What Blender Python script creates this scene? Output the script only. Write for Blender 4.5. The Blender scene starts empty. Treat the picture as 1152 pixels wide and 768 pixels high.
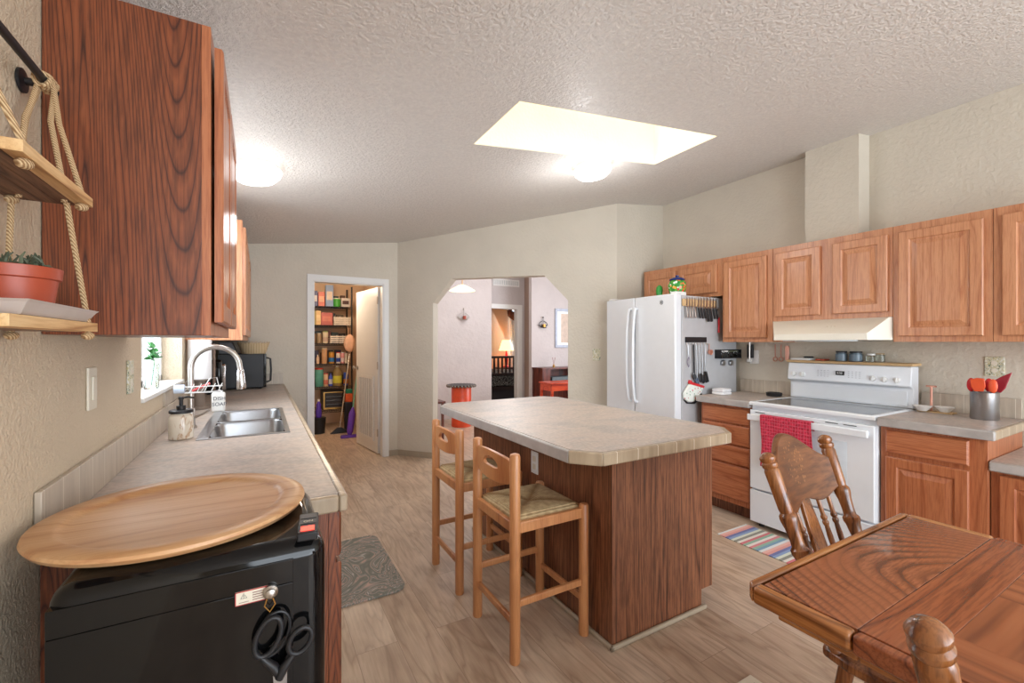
import bpy, math, random
from mathutils import Vector, Matrix
R = random.Random(7)
PI = math.pi
scene = bpy.context.scene
COL = scene.collection

# ------------------------------------------------------------------ camera
F_PX = 494.0; HC = 1.357; YAW = math.atan(282.5 / F_PX)
cam_d = bpy.data.cameras.new('camera'); cam = bpy.data.objects.new('camera', cam_d); COL.objects.link(cam)
cam.location = (0, 0, HC); cam.rotation_euler = (PI / 2, 0, -YAW)
cam_d.sensor_width = 36; cam_d.lens = F_PX / 1152 * 36; cam_d.shift_y = 1 / 1152; cam_d.clip_start = 0.02
scene.camera = cam
# ------------------------------------------------------------------ view
vs = scene.view_settings
vs.view_transform = 'Standard'; vs.look = 'None'; vs.gamma = 1; vs.use_curve_mapping = False
vs.exposure = 0.42
# ------------------------------------------------------------------ world: plain bright hazy sky outside the openings
w = bpy.data.worlds.new('sky'); scene.world = w; w.use_nodes = True
w.node_tree.nodes['Background'].inputs[0].default_value = (0.86, 0.93, 1.0, 1)
w.node_tree.nodes['Background'].inputs[1].default_value = 1.6
# ------------------------------------------------------------------ lights
def area(name, loc, target, sx, sy, power, col=(1, 1, 1)):
    l = bpy.data.lights.new(name, 'AREA'); l.shape = 'RECTANGLE'; l.size = sx; l.size_y = sy; l.energy = power; l.color = col
    o = bpy.data.objects.new(name, l); COL.objects.link(o); o.location = loc
    o.rotation_euler = (Vector(target) - Vector(loc)).to_track_quat('-Z', 'Y').to_euler(); return o
def point(name, loc, power, col=(1, 1, 1), r=0.08):
    l = bpy.data.lights.new(name, 'POINT'); l.energy = power; l.color = col; l.shadow_soft_size = r
    o = bpy.data.objects.new(name, l); COL.objects.link(o); o.location = loc; return o
area('fill_behind_camera', (1.9, -2.75, 1.35), (1.9, 4, 1.3), 3.6, 2.1, 135, (0.84, 0.92, 1.0))  # fill lamp added behind the camera, its opening is made up for it
area('fill_dining_side', (4.9, -1.3, 1.6), (0.5, 1.6, 1.2), 1.9, 1.4, 60, (0.72, 0.85, 1.0))  # cool fill added from the right, no window is built for it
area('daylight_sink_window', (-0.56, 2.88, 1.62), (1.0, 2.8, 1.0), 1.0, 0.9, 11, (0.85, 0.93, 1.0))
area('daylight_skylight', (1.83, 2.08, 3.70), (1.83, 2.08, 0), 1.4, 0.48, 8, (1.0, 0.97, 0.91))
point('light_sink_dome', (-0.01, 2.95, 2.00), 5.0, (0.97, 0.98, 1.0), 0.08)
point('light_island_dome', (2.07, 2.46, 2.28), 8, (0.97, 0.98, 1.0), 0.06)
point('light_living_room', (3.3, 5.9, 2.3), 36, (0.97, 0.97, 1.0), 0.5)
area('fill_living_room', (5.8, 5.0, 1.6), (3.5, 6.8, 1.4), 1.5, 1.5, 50, (0.93, 0.95, 1.0))  # area fill added inside the closed room, not a window
point('light_pantry', (0.75, 6.3, 2.2), 26, (1.0, 0.80, 0.60), 0.1)

# ------------------------------------------------------------------ placing helpers: points on known planes of the room
CY, SY = math.cos(YAW), math.sin(YAW)
def _ray(u, v):
    a = (u - 576) / F_PX; return (a * CY + SY, CY - a * SY, (385 - v) / F_PX)
def on_y(u, v, Y):
    r = _ray(u, v); d = Y / r[1]; return Vector((r[0] * d, Y, HC + r[2] * d))
def on_x(u, v, X):
    r = _ray(u, v); d = X / r[0]; return Vector((X, r[1] * d, HC + r[2] * d))
def on_z(u, v, Z):
    r = _ray(u, v); d = (Z - HC) / r[2]; return Vector((r[0] * d, r[1] * d, Z))
def ceil_z(x): return 2.385 + 0.121 * x

# ------------------------------------------------------------------ materials
def c8(r, g, b):
    f = lambda c: (c / 255 / 12.92) if c / 255 <= 0.04045 else ((c / 255 + 0.055) / 1.055) ** 2.4
    return (f(r), f(g), f(b), 1)
class NT:
    def __init__(s, name):
        s.m = bpy.data.materials.new(name); s.m.use_nodes = True; s.t = s.m.node_tree; s.n = s.t.nodes
        s.b = s.n['Principled BSDF']; s.tc = s.n.new('ShaderNodeTexCoord')
    def link(s, a, b): s.t.links.new(a, b)
    def mapping(s, sc, rot=(0, 0, 0), src=None):
        m = s.n.new('ShaderNodeMapping'); m.inputs['Scale'].default_value = sc; m.inputs['Rotation'].default_value = rot
        s.link(src or s.tc.outputs['Object'], m.inputs['Vector']); return m.outputs[0]
    def noise(s, vec, scale, detail=2, rough=0.5, dist=0):
        n = s.n.new('ShaderNodeTexNoise'); n.inputs['Scale'].default_value = scale; n.inputs['Detail'].default_value = detail
        n.inputs['Roughness'].default_value = rough; n.inputs['Distortion'].default_value = dist
        s.link(vec, n.inputs['Vector']); return n.outputs['Fac']
    def math(s, op, a, b=None, c=None):
        n = s.n.new('ShaderNodeMath'); n.operation = op
        for i, x in enumerate((a, b, c)):
            if x is None: continue
            if isinstance(x, (int, float)): n.inputs[i].default_value = x
            else: s.link(x, n.inputs[i])
        return n.outputs[0]
    def ramp(s, fac, stops, interp='LINEAR'):
        n = s.n.new('ShaderNodeValToRGB'); r = n.color_ramp; r.interpolation = interp
        while len(r.elements) < len(stops): r.elements.new(0.5)
        for e, (p, c) in zip(r.elements, stops): e.position = p; e.color = c
        s.link(fac, n.inputs[0]); return n.outputs[0]
    def mix(s, fac, a, b, mode='MIX'):
        n = s.n.new('ShaderNodeMix'); n.data_type = 'RGBA'; n.blend_type = mode
        for k, x in ((0, fac), (6, a), (7, b)):
            if isinstance(x, (int, float)): n.inputs[k].default_value = x
            elif isinstance(x, tuple): n.inputs[k].default_value = x
            else: s.link(x, n.inputs[k])
        return n.outputs[2]
    def xyz(s, src=None):
        n = s.n.new('ShaderNodeSeparateXYZ'); s.link(src or s.tc.outputs['Object'], n.inputs[0]); return n.outputs
    def bump(s, h, strength, dist=0.01):
        n = s.n.new('ShaderNodeBump'); n.inputs['Strength'].default_value = strength; n.inputs['Distance'].default_value = dist
        s.link(h, n.inputs['Height']); s.link(n.outputs[0], s.b.inputs['Normal'])
    def col(s, c):
        if isinstance(c, tuple): s.b.inputs['Base Color'].default_value = c
        else: s.link(c, s.b.inputs['Base Color'])
def plain(name, c, rough=0.5, metal=0.0, var=0.06, spec=None):
    t = NT(name); t.b.inputs['Roughness'].default_value = rough; t.b.inputs['Metallic'].default_value = metal
    if spec is not None: t.b.inputs['Specular IOR Level'].default_value = spec
    n = t.noise(t.mapping((1, 1, 1)), 14, 3)
    d = tuple(x * (1 - var) for x in c[:3]) + (1,); e = tuple(min(1, x * (1 + var)) for x in c[:3]) + (1,)
    t.col(t.ramp(n, [(0.3, d), (0.7, e)])); return t.m
def emit(name, c, strength):
    t = NT(name); t.b.inputs['Base Color'].default_value = c
    t.b.inputs['Emission Color'].default_value = c; t.b.inputs['Emission Strength'].default_value = strength; return t.m
def wood(name, light, mid, dark, axis='Z', across=5.0, along=0.5, rings=9, fib=1.0, rough=0.38, coat=0.15, rot=(0, 0, 0)):
    t = NT(name)
    sc = {'X': (along, across, across), 'Y': (across, along, across), 'Z': (across, across, along)}[axis]
    vec = t.mapping(sc, rot)
    n = t.noise(vec, 1.0, 1.5, 0.45, 0.25)
    fr = t.math('FRACT', t.math('MULTIPLY', n, rings))
    ringc = t.ramp(fr, [(0.0, dark), (0.12, mid), (0.55, light), (0.9, mid), (1.0, dark)])
    k = 34.0
    vec2 = t.mapping(tuple(x / across * 5 * k if x == across else 9.0 for x in sc), rot)
    f = t.noise(vec2, 1.0, 3, 0.65)
    fc = t.ramp(f, [(0.38, dark), (0.56, (1, 1, 1, 1))])
    base = t.mix(0.55 * fib, ringc, t.mix(1.0, ringc, fc, 'MULTIPLY'))
    big = t.noise(t.mapping((1, 1, 1)), 2.2, 2)
    base = t.mix(0.35, base, t.mix(big, dark, light), 'SOFT_LIGHT')
    t.col(base); t.b.inputs['Roughness'].default_value = rough; t.b.inputs['Coat Weight'].default_value = coat
    t.b.inputs['Coat Roughness'].default_value = 0.25
    t.bump(f, 0.12, 0.002); return t.m
M = {}
def wall_mat(name, c, scale=38, strength=0.35):
    t = NT(name); t.b.inputs['Roughness'].default_value = 0.62
    n = t.noise(t.mapping((1, 1, 1)), scale, 3, 0.55); n2 = t.noise(t.mapping((1, 1, 1)), 3, 2)
    d = tuple(x * 0.93 for x in c[:3]) + (1,)
    t.col(t.ramp(n2, [(0.3, d), (0.7, c)])); t.bump(t.ramp(n, [(0.4, (0, 0, 0, 1)), (0.62, (1, 1, 1, 1))]), strength, 0.004); return t.m
M['wall'] = wall_mat('beige textured wall paint', c8(212, 203, 187))
M['wall_sink'] = wall_mat('beige sandy textured wall paint', c8(214, 196, 170), 120, 0.5)
M['wall_mauve'] = wall_mat('mauve knockdown plaster', c8(198, 189, 187), 14, 0.6)
M['wall_shaded'] = wall_mat('shade toned plaster', c8(166, 140, 124), 30, 0.3)  # brown tone stands in for shade on the unlit wall side
M['wall_tan'] = wall_mat('warm tan paint', c8(222, 190, 158), 30, 0.2)
t = NT('popcorn ceiling paint'); t.b.inputs['Roughness'].default_value = 0.42
n = t.noise(t.mapping((1, 1, 1)), 62, 3, 0.6)
t.col(t.ramp(t.noise(t.mapping((1, 1, 1)), 50, 2), [(0.3, c8(214, 209, 204)), (0.7, c8(226, 221, 215))]))
t.bump(t.ramp(n, [(0.42, (0, 0, 0, 1)), (0.6, (1, 1, 1, 1))]), 0.55, 0.005); M['ceiling'] = t.m
M['trim'] = plain('white trim paint', c8(232, 231, 228), 0.4, var=0.01)
M['base'] = plain('greige vinyl baseboard', c8(172, 158, 138), 0.5)
# plank floor
t = NT('oak look plank floor')
p = t.tc.outputs['Object']; x, y, z = t.xyz(p)
cmb = t.n.new('ShaderNodeCombineXYZ'); t.link(y, cmb.inputs[0]); t.link(x, cmb.inputs[1])
br = t.n.new('ShaderNodeTexBrick'); t.link(cmb.outputs[0], br.inputs['Vector'])
br.inputs['Scale'].default_value = 1; br.inputs['Brick Width'].default_value = 1.22; br.inputs['Row Height'].default_value = 0.18
br.inputs['Mortar Size'].default_value = 0.0012; br.inputs['Mortar Smooth'].default_value = 0.3; br.inputs['Bias'].default_value = 0
br.offset = 0.37
br.inputs['Color1'].default_value = (0, 0, 0, 1); br.inputs['Color2'].default_value = (1, 1, 1, 1); br.inputs['Mortar'].default_value = (0.5, 0.5, 0.5, 1)
per = br.outputs['Color']
off = t.n.new('ShaderNodeVectorMath'); off.operation = 'MULTIPLY_ADD'; t.link(per, off.inputs[0]); off.inputs[1].default_value = (37, 11, 0); t.link(p, off.inputs[2])
v1 = t.mapping((8, 1.3, 1), src=off.outputs[0]); n1 = t.noise(v1, 1, 3, 0.5, 0.35)
fr = t.math('FRACT', t.math('MULTIPLY', n1, 7))
g = t.ramp(fr, [(0, c8(148, 120, 96)), (0.14, c8(182, 154, 128)), (0.5, c8(212, 190, 166)), (0.8, c8(198, 176, 152)), (1, c8(162, 136, 112))])
v2 = t.mapping((90, 3, 1), src=off.outputs[0]); n2 = t.noise(v2, 1, 3, 0.6)
g = t.mix(0.5, g, t.mix(1.0, g, t.ramp(n2, [(0.35, c8(196, 178, 166)), (0.6, (1, 1, 1, 1))]), 'MULTIPLY'))
g = t.mix(0.36, g, t.ramp(per, [(0, c8(166, 136, 108)), (0.5, c8(200, 176, 152)), (1, c8(216, 200, 182))]), 'MIX')
v3 = t.mapping((2.2, 1.0, 1), src=off.outputs[0])
g = t.mix(0.5, g, t.mix(1.0, g, t.ramp(t.noise(v3, 1.6, 4, 0.6), [(0.34, c8(150, 118, 92)), (0.58, (1, 1, 1, 1))]), 'MULTIPLY'))
g = t.mix(br.outputs['Fac'], g, c8(120, 92, 72))
g = t.mix(0.18, g, c8(226, 206, 186)); t.col(g); t.b.inputs['Roughness'].default_value = 0.36; t.bump(n2, 0.08, 0.002); M['floor'] = t.m
# cabinets and furniture wood
M['oak'] = wood('honey oak cabinet', c8(206, 156, 120), c8(200, 149, 112), c8(182, 128, 94), 'Z', 8, 0.5, 10, 0.6, 0.35)
M['oak_low'] = wood('orange oak base cabinet', c8(188, 128, 90), c8(182, 120, 82), c8(160, 98, 64), 'Z', 8, 0.5, 10, 0.6, 0.35)
M['oak_low_h'] = wood('orange oak drawer front', c8(190, 130, 92), c8(184, 122, 84), c8(162, 100, 66), 'Y', 9, 0.7, 10, 0.6, 0.35)
M['oak_side'] = wood('red oak print side panel', c8(150, 88, 52), c8(132, 72, 40), c8(78, 38, 20), 'Z', 3.6, 0.2, 105, 0.8, 0.4)
M['oak_dark'] = wood('dark walnut print panel', c8(162, 112, 80), c8(140, 92, 64), c8(94, 58, 40), 'Z', 9, 0.22, 22, 1.0, 0.42, 0.05)
M['stool'] = wood('beech stool wood', c8(206, 154, 108), c8(198, 144, 98), c8(176, 120, 78), 'Z', 6, 0.6, 3, 0.4, 0.35)
M['chair'] = wood('turned oak chair wood', c8(176, 122, 72), c8(152, 98, 54), c8(98, 58, 30), 'Z', 9, 0.8, 5, 0.7, 0.25, 0.5)
def table_mat():
    t = NT('oak table leaf'); x, y, z = t.xyz()
    n = t.noise(t.mapping((3, 4, 1)), 1, 1, 0.5); q = t.math('POWER', t.math('ADD', x, 0.02), 2)
    f = t.math('ADD', t.math('ADD', t.math('MULTIPLY', y, 0.8), t.math('MULTIPLY', q, 1.9)), t.math('MULTIPLY', n, 0.12))
    fr = t.math('FRACT', t.math('MULTIPLY', f, 27))
    g = t.ramp(fr, [(0, c8(84, 44, 30)), (0.22, c8(140, 82, 52)), (0.6, c8(172, 106, 70)), (0.9, c8(150, 88, 56)), (1, c8(84, 44, 30))])
    fb = t.noise(t.mapping((30, 200, 1)), 1, 3, 0.6); g = t.mix(0.5, g, t.mix(1.0, g, t.ramp(fb, [(0.35, c8(120, 80, 60)), (0.6, (1, 1, 1, 1))]), 'MULTIPLY'))
    g = t.mix(t.ramp(t.noise(t.mapping((1, 1, 1)), 3.5, 2), [(0.4, (0, 0, 0, 1)), (0.62, (0.7, 0.7, 0.7, 1))]), g, c8(166, 100, 66))
    t.col(g); t.b.inputs['Roughness'].default_value = 0.24; t.b.inputs['Coat Weight'].default_value = 0.4; return t.m
M['table'] = table_mat()
M['table_x'] = wood('oak table band', c8(172, 108, 70), c8(158, 94, 58), c8(112, 64, 42), 'X', 8, 0.5, 8, 0.7, 0.24, 0.4)
M['table_rim'] = wood('golden oak table rim', c8(198, 146, 92), c8(182, 126, 74), c8(130, 84, 46), 'Y', 12, 0.8, 5, 0.6, 0.22, 0.5)
M['shelf_wood'] = wood('raw pine shelf', c8(228, 196, 152), c8(214, 178, 132), c8(176, 134, 92), 'Y', 20, 1.2, 4, 0.5, 0.6, 0)
M['shelf_dark'] = wood('weathered plank shelf', c8(150, 116, 90), c8(128, 94, 72), c8(84, 58, 44), 'Y', 26, 1.0, 6, 0.8, 0.6, 0)
M['board'] = wood('maple serving board', c8(216, 178, 138), c8(210, 169, 127), c8(196, 150, 110), 'X', 5, 0.5, 9, 0.35, 0.4, 0.1, (0, 0, 0.3))
M['mahog'] = wood('dark reddish wood', c8(126, 62, 44), c8(104, 46, 34), c8(62, 26, 20), 'Z', 9, 0.8, 4, 0.6, 0.35)
M['orange_wood'] = wood('orange lacquered wood', c8(216, 100, 58), c8(202, 84, 46), c8(168, 60, 34), 'X', 9, 0.8, 4, 0.5, 0.3)
M['rim_x'] = wood('golden oak table end rim', c8(198, 146, 92), c8(182, 126, 74), c8(130, 84, 46), 'X', 12, 0.8, 5, 0.6, 0.22, 0.5)
# table centre parquet
t = NT('oak parquet centre')
va = t.mapping((0.8, 16, 16)); vb = t.mapping((16, 0.8, 16))
na = t.noise(va, 1, 3, 0.6); nb = t.noise(vb, 1, 3, 0.6)
ck = t.n.new('ShaderNodeTexChecker'); ck.inputs['Scale'].default_value = 3.6; t.link(t.tc.outputs['Object'], ck.inputs['Vector'])
st = [(0.35, c8(112, 62, 40)), (0.5, c8(156, 92, 58)), (0.68, c8(176, 110, 72))]
t.col(t.mix(ck.outputs['Fac'], t.ramp(na, st), t.ramp(nb, st))); t.b.inputs['Roughness'].default_value = 0.27; t.b.inputs['Coat Weight'].default_value = 0.35; M['parquet'] = t.m
# counter laminate and tile edge
t = NT('stone look laminate'); v = t.mapping((1.0, 1.6, 1))
n = t.noise(v, 3.5, 6, 0.62, 0.5); n3 = t.noise(t.mapping((1, 1, 1)), 60, 2)
cc = t.ramp(n, [(0.3, c8(158, 150, 146)), (0.45, c8(180, 168, 160)), (0.55, c8(196, 178, 166)), (0.7, c8(174, 165, 160))])
cc = t.mix(0.25, cc, t.ramp(n3, [(0.35, c8(150, 140, 132)), (0.65, c8(220, 208, 196))])); t.col(cc)
t.b.inputs['Roughness'].default_value = 0.42; M['counter'] = t.m
def tile(name, a, b, period, grout, zlines=False):
    t = NT(name); x, y, z = t.xyz()
    s = t.math('DIVIDE', t.math('ADD', x, y), period); fr = t.math('FRACT', s)
    near = t.math('LESS_THAN', fr, 0.025)
    n = t.noise(t.mapping((30, 30, 4)), 1, 4, 0.6)
    fl = t.noise(t.mapping((1, 1, 1)), 5, 1)
    cc = t.ramp(n, [(0.3, a), (0.7, b)]); cc = t.mix(0.3, cc, t.ramp(fl, [(0.4, a), (0.6, b)]))
    t.col(t.mix(near, cc, grout)); t.b.inputs['Roughness'].default_value = 0.3
    t.bump(t.math('SUBTRACT', 1, near), 0.3, 0.002); return t.m
M['tile'] = tile('ceramic edge tile', c8(168, 154, 138), c8(202, 188, 170), 0.108, c8(226, 218, 204))
M['edge'] = tile('ceramic counter edge tile', c8(152, 132, 108), c8(190, 170, 144), 0.118, c8(232, 224, 206))
M['edge_long'] = plain('stone look counter edge', c8(176, 170, 166), 0.35, var=0.12)
# generic
M['white'] = plain('white appliance enamel', c8(234, 238, 243), 0.22, var=0.01)
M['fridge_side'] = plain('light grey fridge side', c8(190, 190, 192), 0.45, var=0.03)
M['hood'] = plain('cream range hood', c8(240, 236, 222), 0.35, var=0.01)
M['black_gloss'] = plain('glossy black enamel', c8(12, 12, 13), 0.07, var=0.1, spec=0.4)
M['black_matte'] = plain('matt black coated metal', c8(26, 26, 30), 0.45)
M['glass_black'] = plain('black ceramic glass', c8(70, 74, 84), 0.05)
M['steel'] = plain('brushed stainless steel', c8(176, 177, 180), 0.28, 1.0, 0.08)
M['chrome'] = plain('polished chrome', c8(225, 225, 228), 0.1, 1.0, 0.02)
M['nickel'] = plain('satin nickel', c8(188, 182, 176), 0.28, 1.0)
M['brass'] = plain('brass', c8(206, 160, 90), 0.3, 1.0)
M['copper'] = plain('rose copper', c8(224, 166, 146), 0.3, 0.6)
M['rope'] = None
t = NT('twisted jute rope'); wv = t.n.new('ShaderNodeTexWave'); wv.inputs['Scale'].default_value = 95; wv.bands_direction = 'DIAGONAL'
t.link(t.mapping((1, 1, 1)), wv.inputs['Vector']); t.col(t.ramp(wv.outputs['Fac'], [(0, c8(150, 112, 74)), (0.5, c8(206, 172, 128)), (1, c8(222, 192, 150))]))
t.b.inputs['Roughness'].default_value = 0.85; t.bump(wv.outputs['Fac'], 0.6, 0.003); M['rope'] = t.m
M['terracotta'] = plain('terracotta plastic', c8(168, 72, 46), 0.4)
M['tray'] = plain('frosted translucent plastic', c8(226, 214, 206), 0.3); M['tray'].node_tree.nodes['Principled BSDF'].inputs['Transmission Weight'].default_value = 0.35
M['leaf'] = plain('green leaf', c8(58, 120, 60), 0.5, var=0.35)
M['succulent'] = plain('grey green succulent', c8(92, 98, 76), 0.6, var=0.4)
M['soil'] = plain('potting soil', c8(60, 42, 32), 0.95, var=0.3)
M['plate_cream'] = plain('cream plastic', c8(226, 218, 200), 0.4, var=0.02)
M['plate_white'] = plain('white plastic', c8(236, 236, 234), 0.35, var=0.02)
M['dark_slot'] = plain('dark slot', c8(30, 28, 28), 0.6)
M['red_led'] = emit('lit red display', (1.0, 0.05, 0.03, 1), 2.5)
M['lens'] = plain('amber milky plastic', c8(226, 200, 160), 0.4)
M['dome'] = emit('lit milk glass dome', (1.0, 0.98, 0.94, 1), 2.0)
M['shade'] = emit('lit warm glass shade', (1.0, 0.80, 0.52, 1), 1.1)
M['lamp_shade'] = emit('lit fabric lamp shade', (1.0, 0.66, 0.32, 1), 1.6)
M['sky_lens'] = emit('bright skylight acrylic', (1.0, 0.97, 0.9, 1), 1.1)
M['shaft'] = wall_mat('cream skylight shaft paint', c8(247, 239, 219), 60, 0.15)
M['paper'] = plain('white paper towel', c8(244, 244, 246), 0.8, var=0.02)
M['red_silicone'] = plain('red silicone', c8(214, 40, 48), 0.4)
M['orange_silicone'] = plain('orange silicone', c8(232, 92, 52), 0.4)
M['ceramic'] = plain('white ceramic', c8(238, 236, 232), 0.2, var=0.02)
M['blue_grey'] = plain('blue grey enamel', c8(116, 134, 148), 0.3)
M['cork'] = plain('light wood lid', c8(206, 172, 126), 0.7)
M['hot_glass'] = None
def glass(name, col=(1, 1, 1, 1), rough=0.0):
    t = NT(name); t.b.inputs['Base Color'].default_value = col; t.b.inputs['Transmission Weight'].default_value = 1
    t.b.inputs['Roughness'].default_value = rough; t.b.inputs['IOR'].default_value = 1.45; return t.m
M['glass'] = glass('clear glass', (0.82, 0.90, 0.88, 1)); M['pane'] = glass('window glass'); M['pane'].node_tree.nodes['Principled BSDF'].inputs['IOR'].default_value = 1.02
def spots(name, base, cols, scale=30, rough=0.3, thr=0.5):
    t = NT(name); v = t.n.new('ShaderNodeTexVoronoi'); v.inputs['Scale'].default_value = scale
    t.link(t.mapping((1, 1, 1)), v.inputs['Vector'])
    sx = t.n.new('ShaderNodeSeparateColor'); t.link(v.outputs['Color'], sx.inputs[0])
    k = len(cols); rc = t.ramp(sx.outputs[0], [(i / k, c) for i, c in enumerate(cols)], 'CONSTANT')
    m = t.math('LESS_THAN', v.outputs['Distance'], thr)
    t.col(t.mix(m, base, rc)); t.b.inputs['Roughness'].default_value = rough; return t.m
M['talavera'] = spots('hand painted flower glaze', c8(70, 150, 60), [c8(40, 140, 60), c8(224, 50, 56), c8(240, 170, 60), c8(100, 180, 70), c8(240, 240, 230), c8(236, 120, 70)], 44, 0.2, 0.5)
M['mitt'] = spots('chilli print cotton', c8(236, 240, 232), [c8(206, 54, 64), c8(60, 150, 90), c8(236, 240, 232), c8(236, 240, 232), c8(206, 54, 64)], 55, 0.8, 0.3)
M['mat'] = None
t = NT('grey paisley mat'); n = t.noise(t.mapping((1, 1, 1)), 3.0, 2, 0.5, 2.2); fr = t.math('FRACT', t.math('MULTIPLY', n, 11))
t.col(t.ramp(fr, [(0, c8(214, 204, 196)), (0.10, c8(134, 132, 124)), (0.45, c8(118, 120, 110)), (0.68, c8(158, 148, 138)), (0.76, c8(200, 164, 150)), (0.84, c8(130, 128, 120))]))
t.b.inputs['Roughness'].default_value = 0.8; M['mat'] = t.m
t = NT('striped woven rug'); x, y, z = t.xyz(); fr = t.math('FRACT', t.math('DIVIDE', y, 0.30))
S = [c8(145, 181, 160), c8(210, 118, 124), c8(226, 220, 210), c8(145, 144, 133), c8(216, 220, 202), c8(138, 160, 198), c8(114, 121, 168), c8(226, 160, 153), c8(232, 181, 168), c8(223, 225, 225), c8(127, 160, 183), c8(145, 183, 165), c8(220, 138, 142), c8(229, 222, 214)]
t.col(t.ramp(fr, [(i / 14, c) for i, c in enumerate(S)], 'CONSTANT')); t.b.inputs['Roughness'].default_value = 0.9
t.bump(t.noise(t.mapping((1, 1, 1)), 200, 2), 0.5, 0.003); M['rug'] = t.m
t = NT('red checked towel cloth'); x, y, z = t.xyz()
fy = t.math('LESS_THAN', t.math('FRACT', t.math('DIVIDE', y, 0.017)), 0.16); fz = t.math('LESS_THAN', t.math('FRACT', t.math('DIVIDE', z, 0.022)), 0.16)
big = t.noise(t.mapping((60, 60, 60)), 1, 2)
cc = t.ramp(big, [(0.35, c8(160, 22, 48)), (0.65, c8(214, 48, 78))]); t.col(t.mix(t.math('MULTIPLY', t.math('MAXIMUM', fy, fz), 0.5), cc, c8(226, 120, 140)))
t.b.inputs['Roughness'].default_value = 0.9; M['towel'] = t.m
t = NT('woven rush'); x, y, z = t.xyz(); mx = t.math('MAXIMUM', t.math('ABSOLUTE', x), t.math('ABSOLUTE', y))
wv = t.math('FRACT', t.math('MULTIPLY', mx, 110)); pn = t.math('PINGPONG', t.math('MULTIPLY', mx, 220), 1.0)
nn = t.noise(t.mapping((40, 40, 40)), 1, 3)
t.col(t.mix(0.5, t.ramp(nn, [(0.3, c8(150, 118, 80)), (0.7, c8(214, 190, 146))]), t.ramp(pn, [(0, c8(160, 130, 90)), (1, c8(216, 194, 152))])))
dg = t.math('ABSOLUTE', t.math('SUBTRACT', t.math('ABSOLUTE', x), t.math('ABSOLUTE', y)))
bc_ = t.b.inputs['Base Color'].links[0].from_socket
t.col(t.mix(1.0, bc_, t.ramp(t.math('MULTIPLY', dg, 10), [(0, c8(196, 176, 150)), (0.45, (1, 1, 1, 1))]), 'MULTIPLY'))
t.b.inputs['Roughness'].default_value = 0.8; t.bump(pn, 0.7, 0.005); M['rush'] = t.m
t = NT('woven wicker'); a = t.n.new('ShaderNodeTexWave'); a.inputs['Scale'].default_value = 28; a.bands_direction = 'X'; t.link(t.mapping((1, 1, 1)), a.inputs['Vector'])
t.col(t.ramp(a.outputs['Fac'], [(0, c8(176, 142, 98)), (1, c8(236, 216, 178))])); t.bump(a.outputs['Fac'], 0.6, 0.004); t.b.inputs['Roughness'].default_value = 0.7; M['wicker'] = t.m
t = NT('patterned outlet plate'); n = t.noise(t.mapping((1, 1, 1)), 55, 2, 0.6, 1.5)
t.col(t.ramp(n, [(0.42, c8(222, 222, 212)), (0.5, c8(190, 176, 110)), (0.56, c8(222, 222, 212)), (0.62, c8(80, 104, 70))])); t.b.inputs['Roughness'].default_value = 0.35; M['pattern_plate'] = t.m
t = NT('dark bed quilt'); n = t.noise(t.mapping((1, 1, 1)), 12, 1); t.col(t.ramp(t.math('FRACT', t.math('MULTIPLY', n, 8)), [(0.0, c8(36, 30, 30)), (0.8, c8(36, 30, 30)), (0.85, c8(150, 150, 140))])); t.b.inputs['Roughness'].default_value = 0.9; M['quilt'] = t.m
_cm = {}
def cm(r, g, b, rough=0.45):
    k = (r, g, b, rough)
    if k not in _cm: _cm[k] = plain('painted surface %d %d %d' % (r, g, b), c8(r, g, b), rough, var=0.12)
    return _cm[k]

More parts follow.
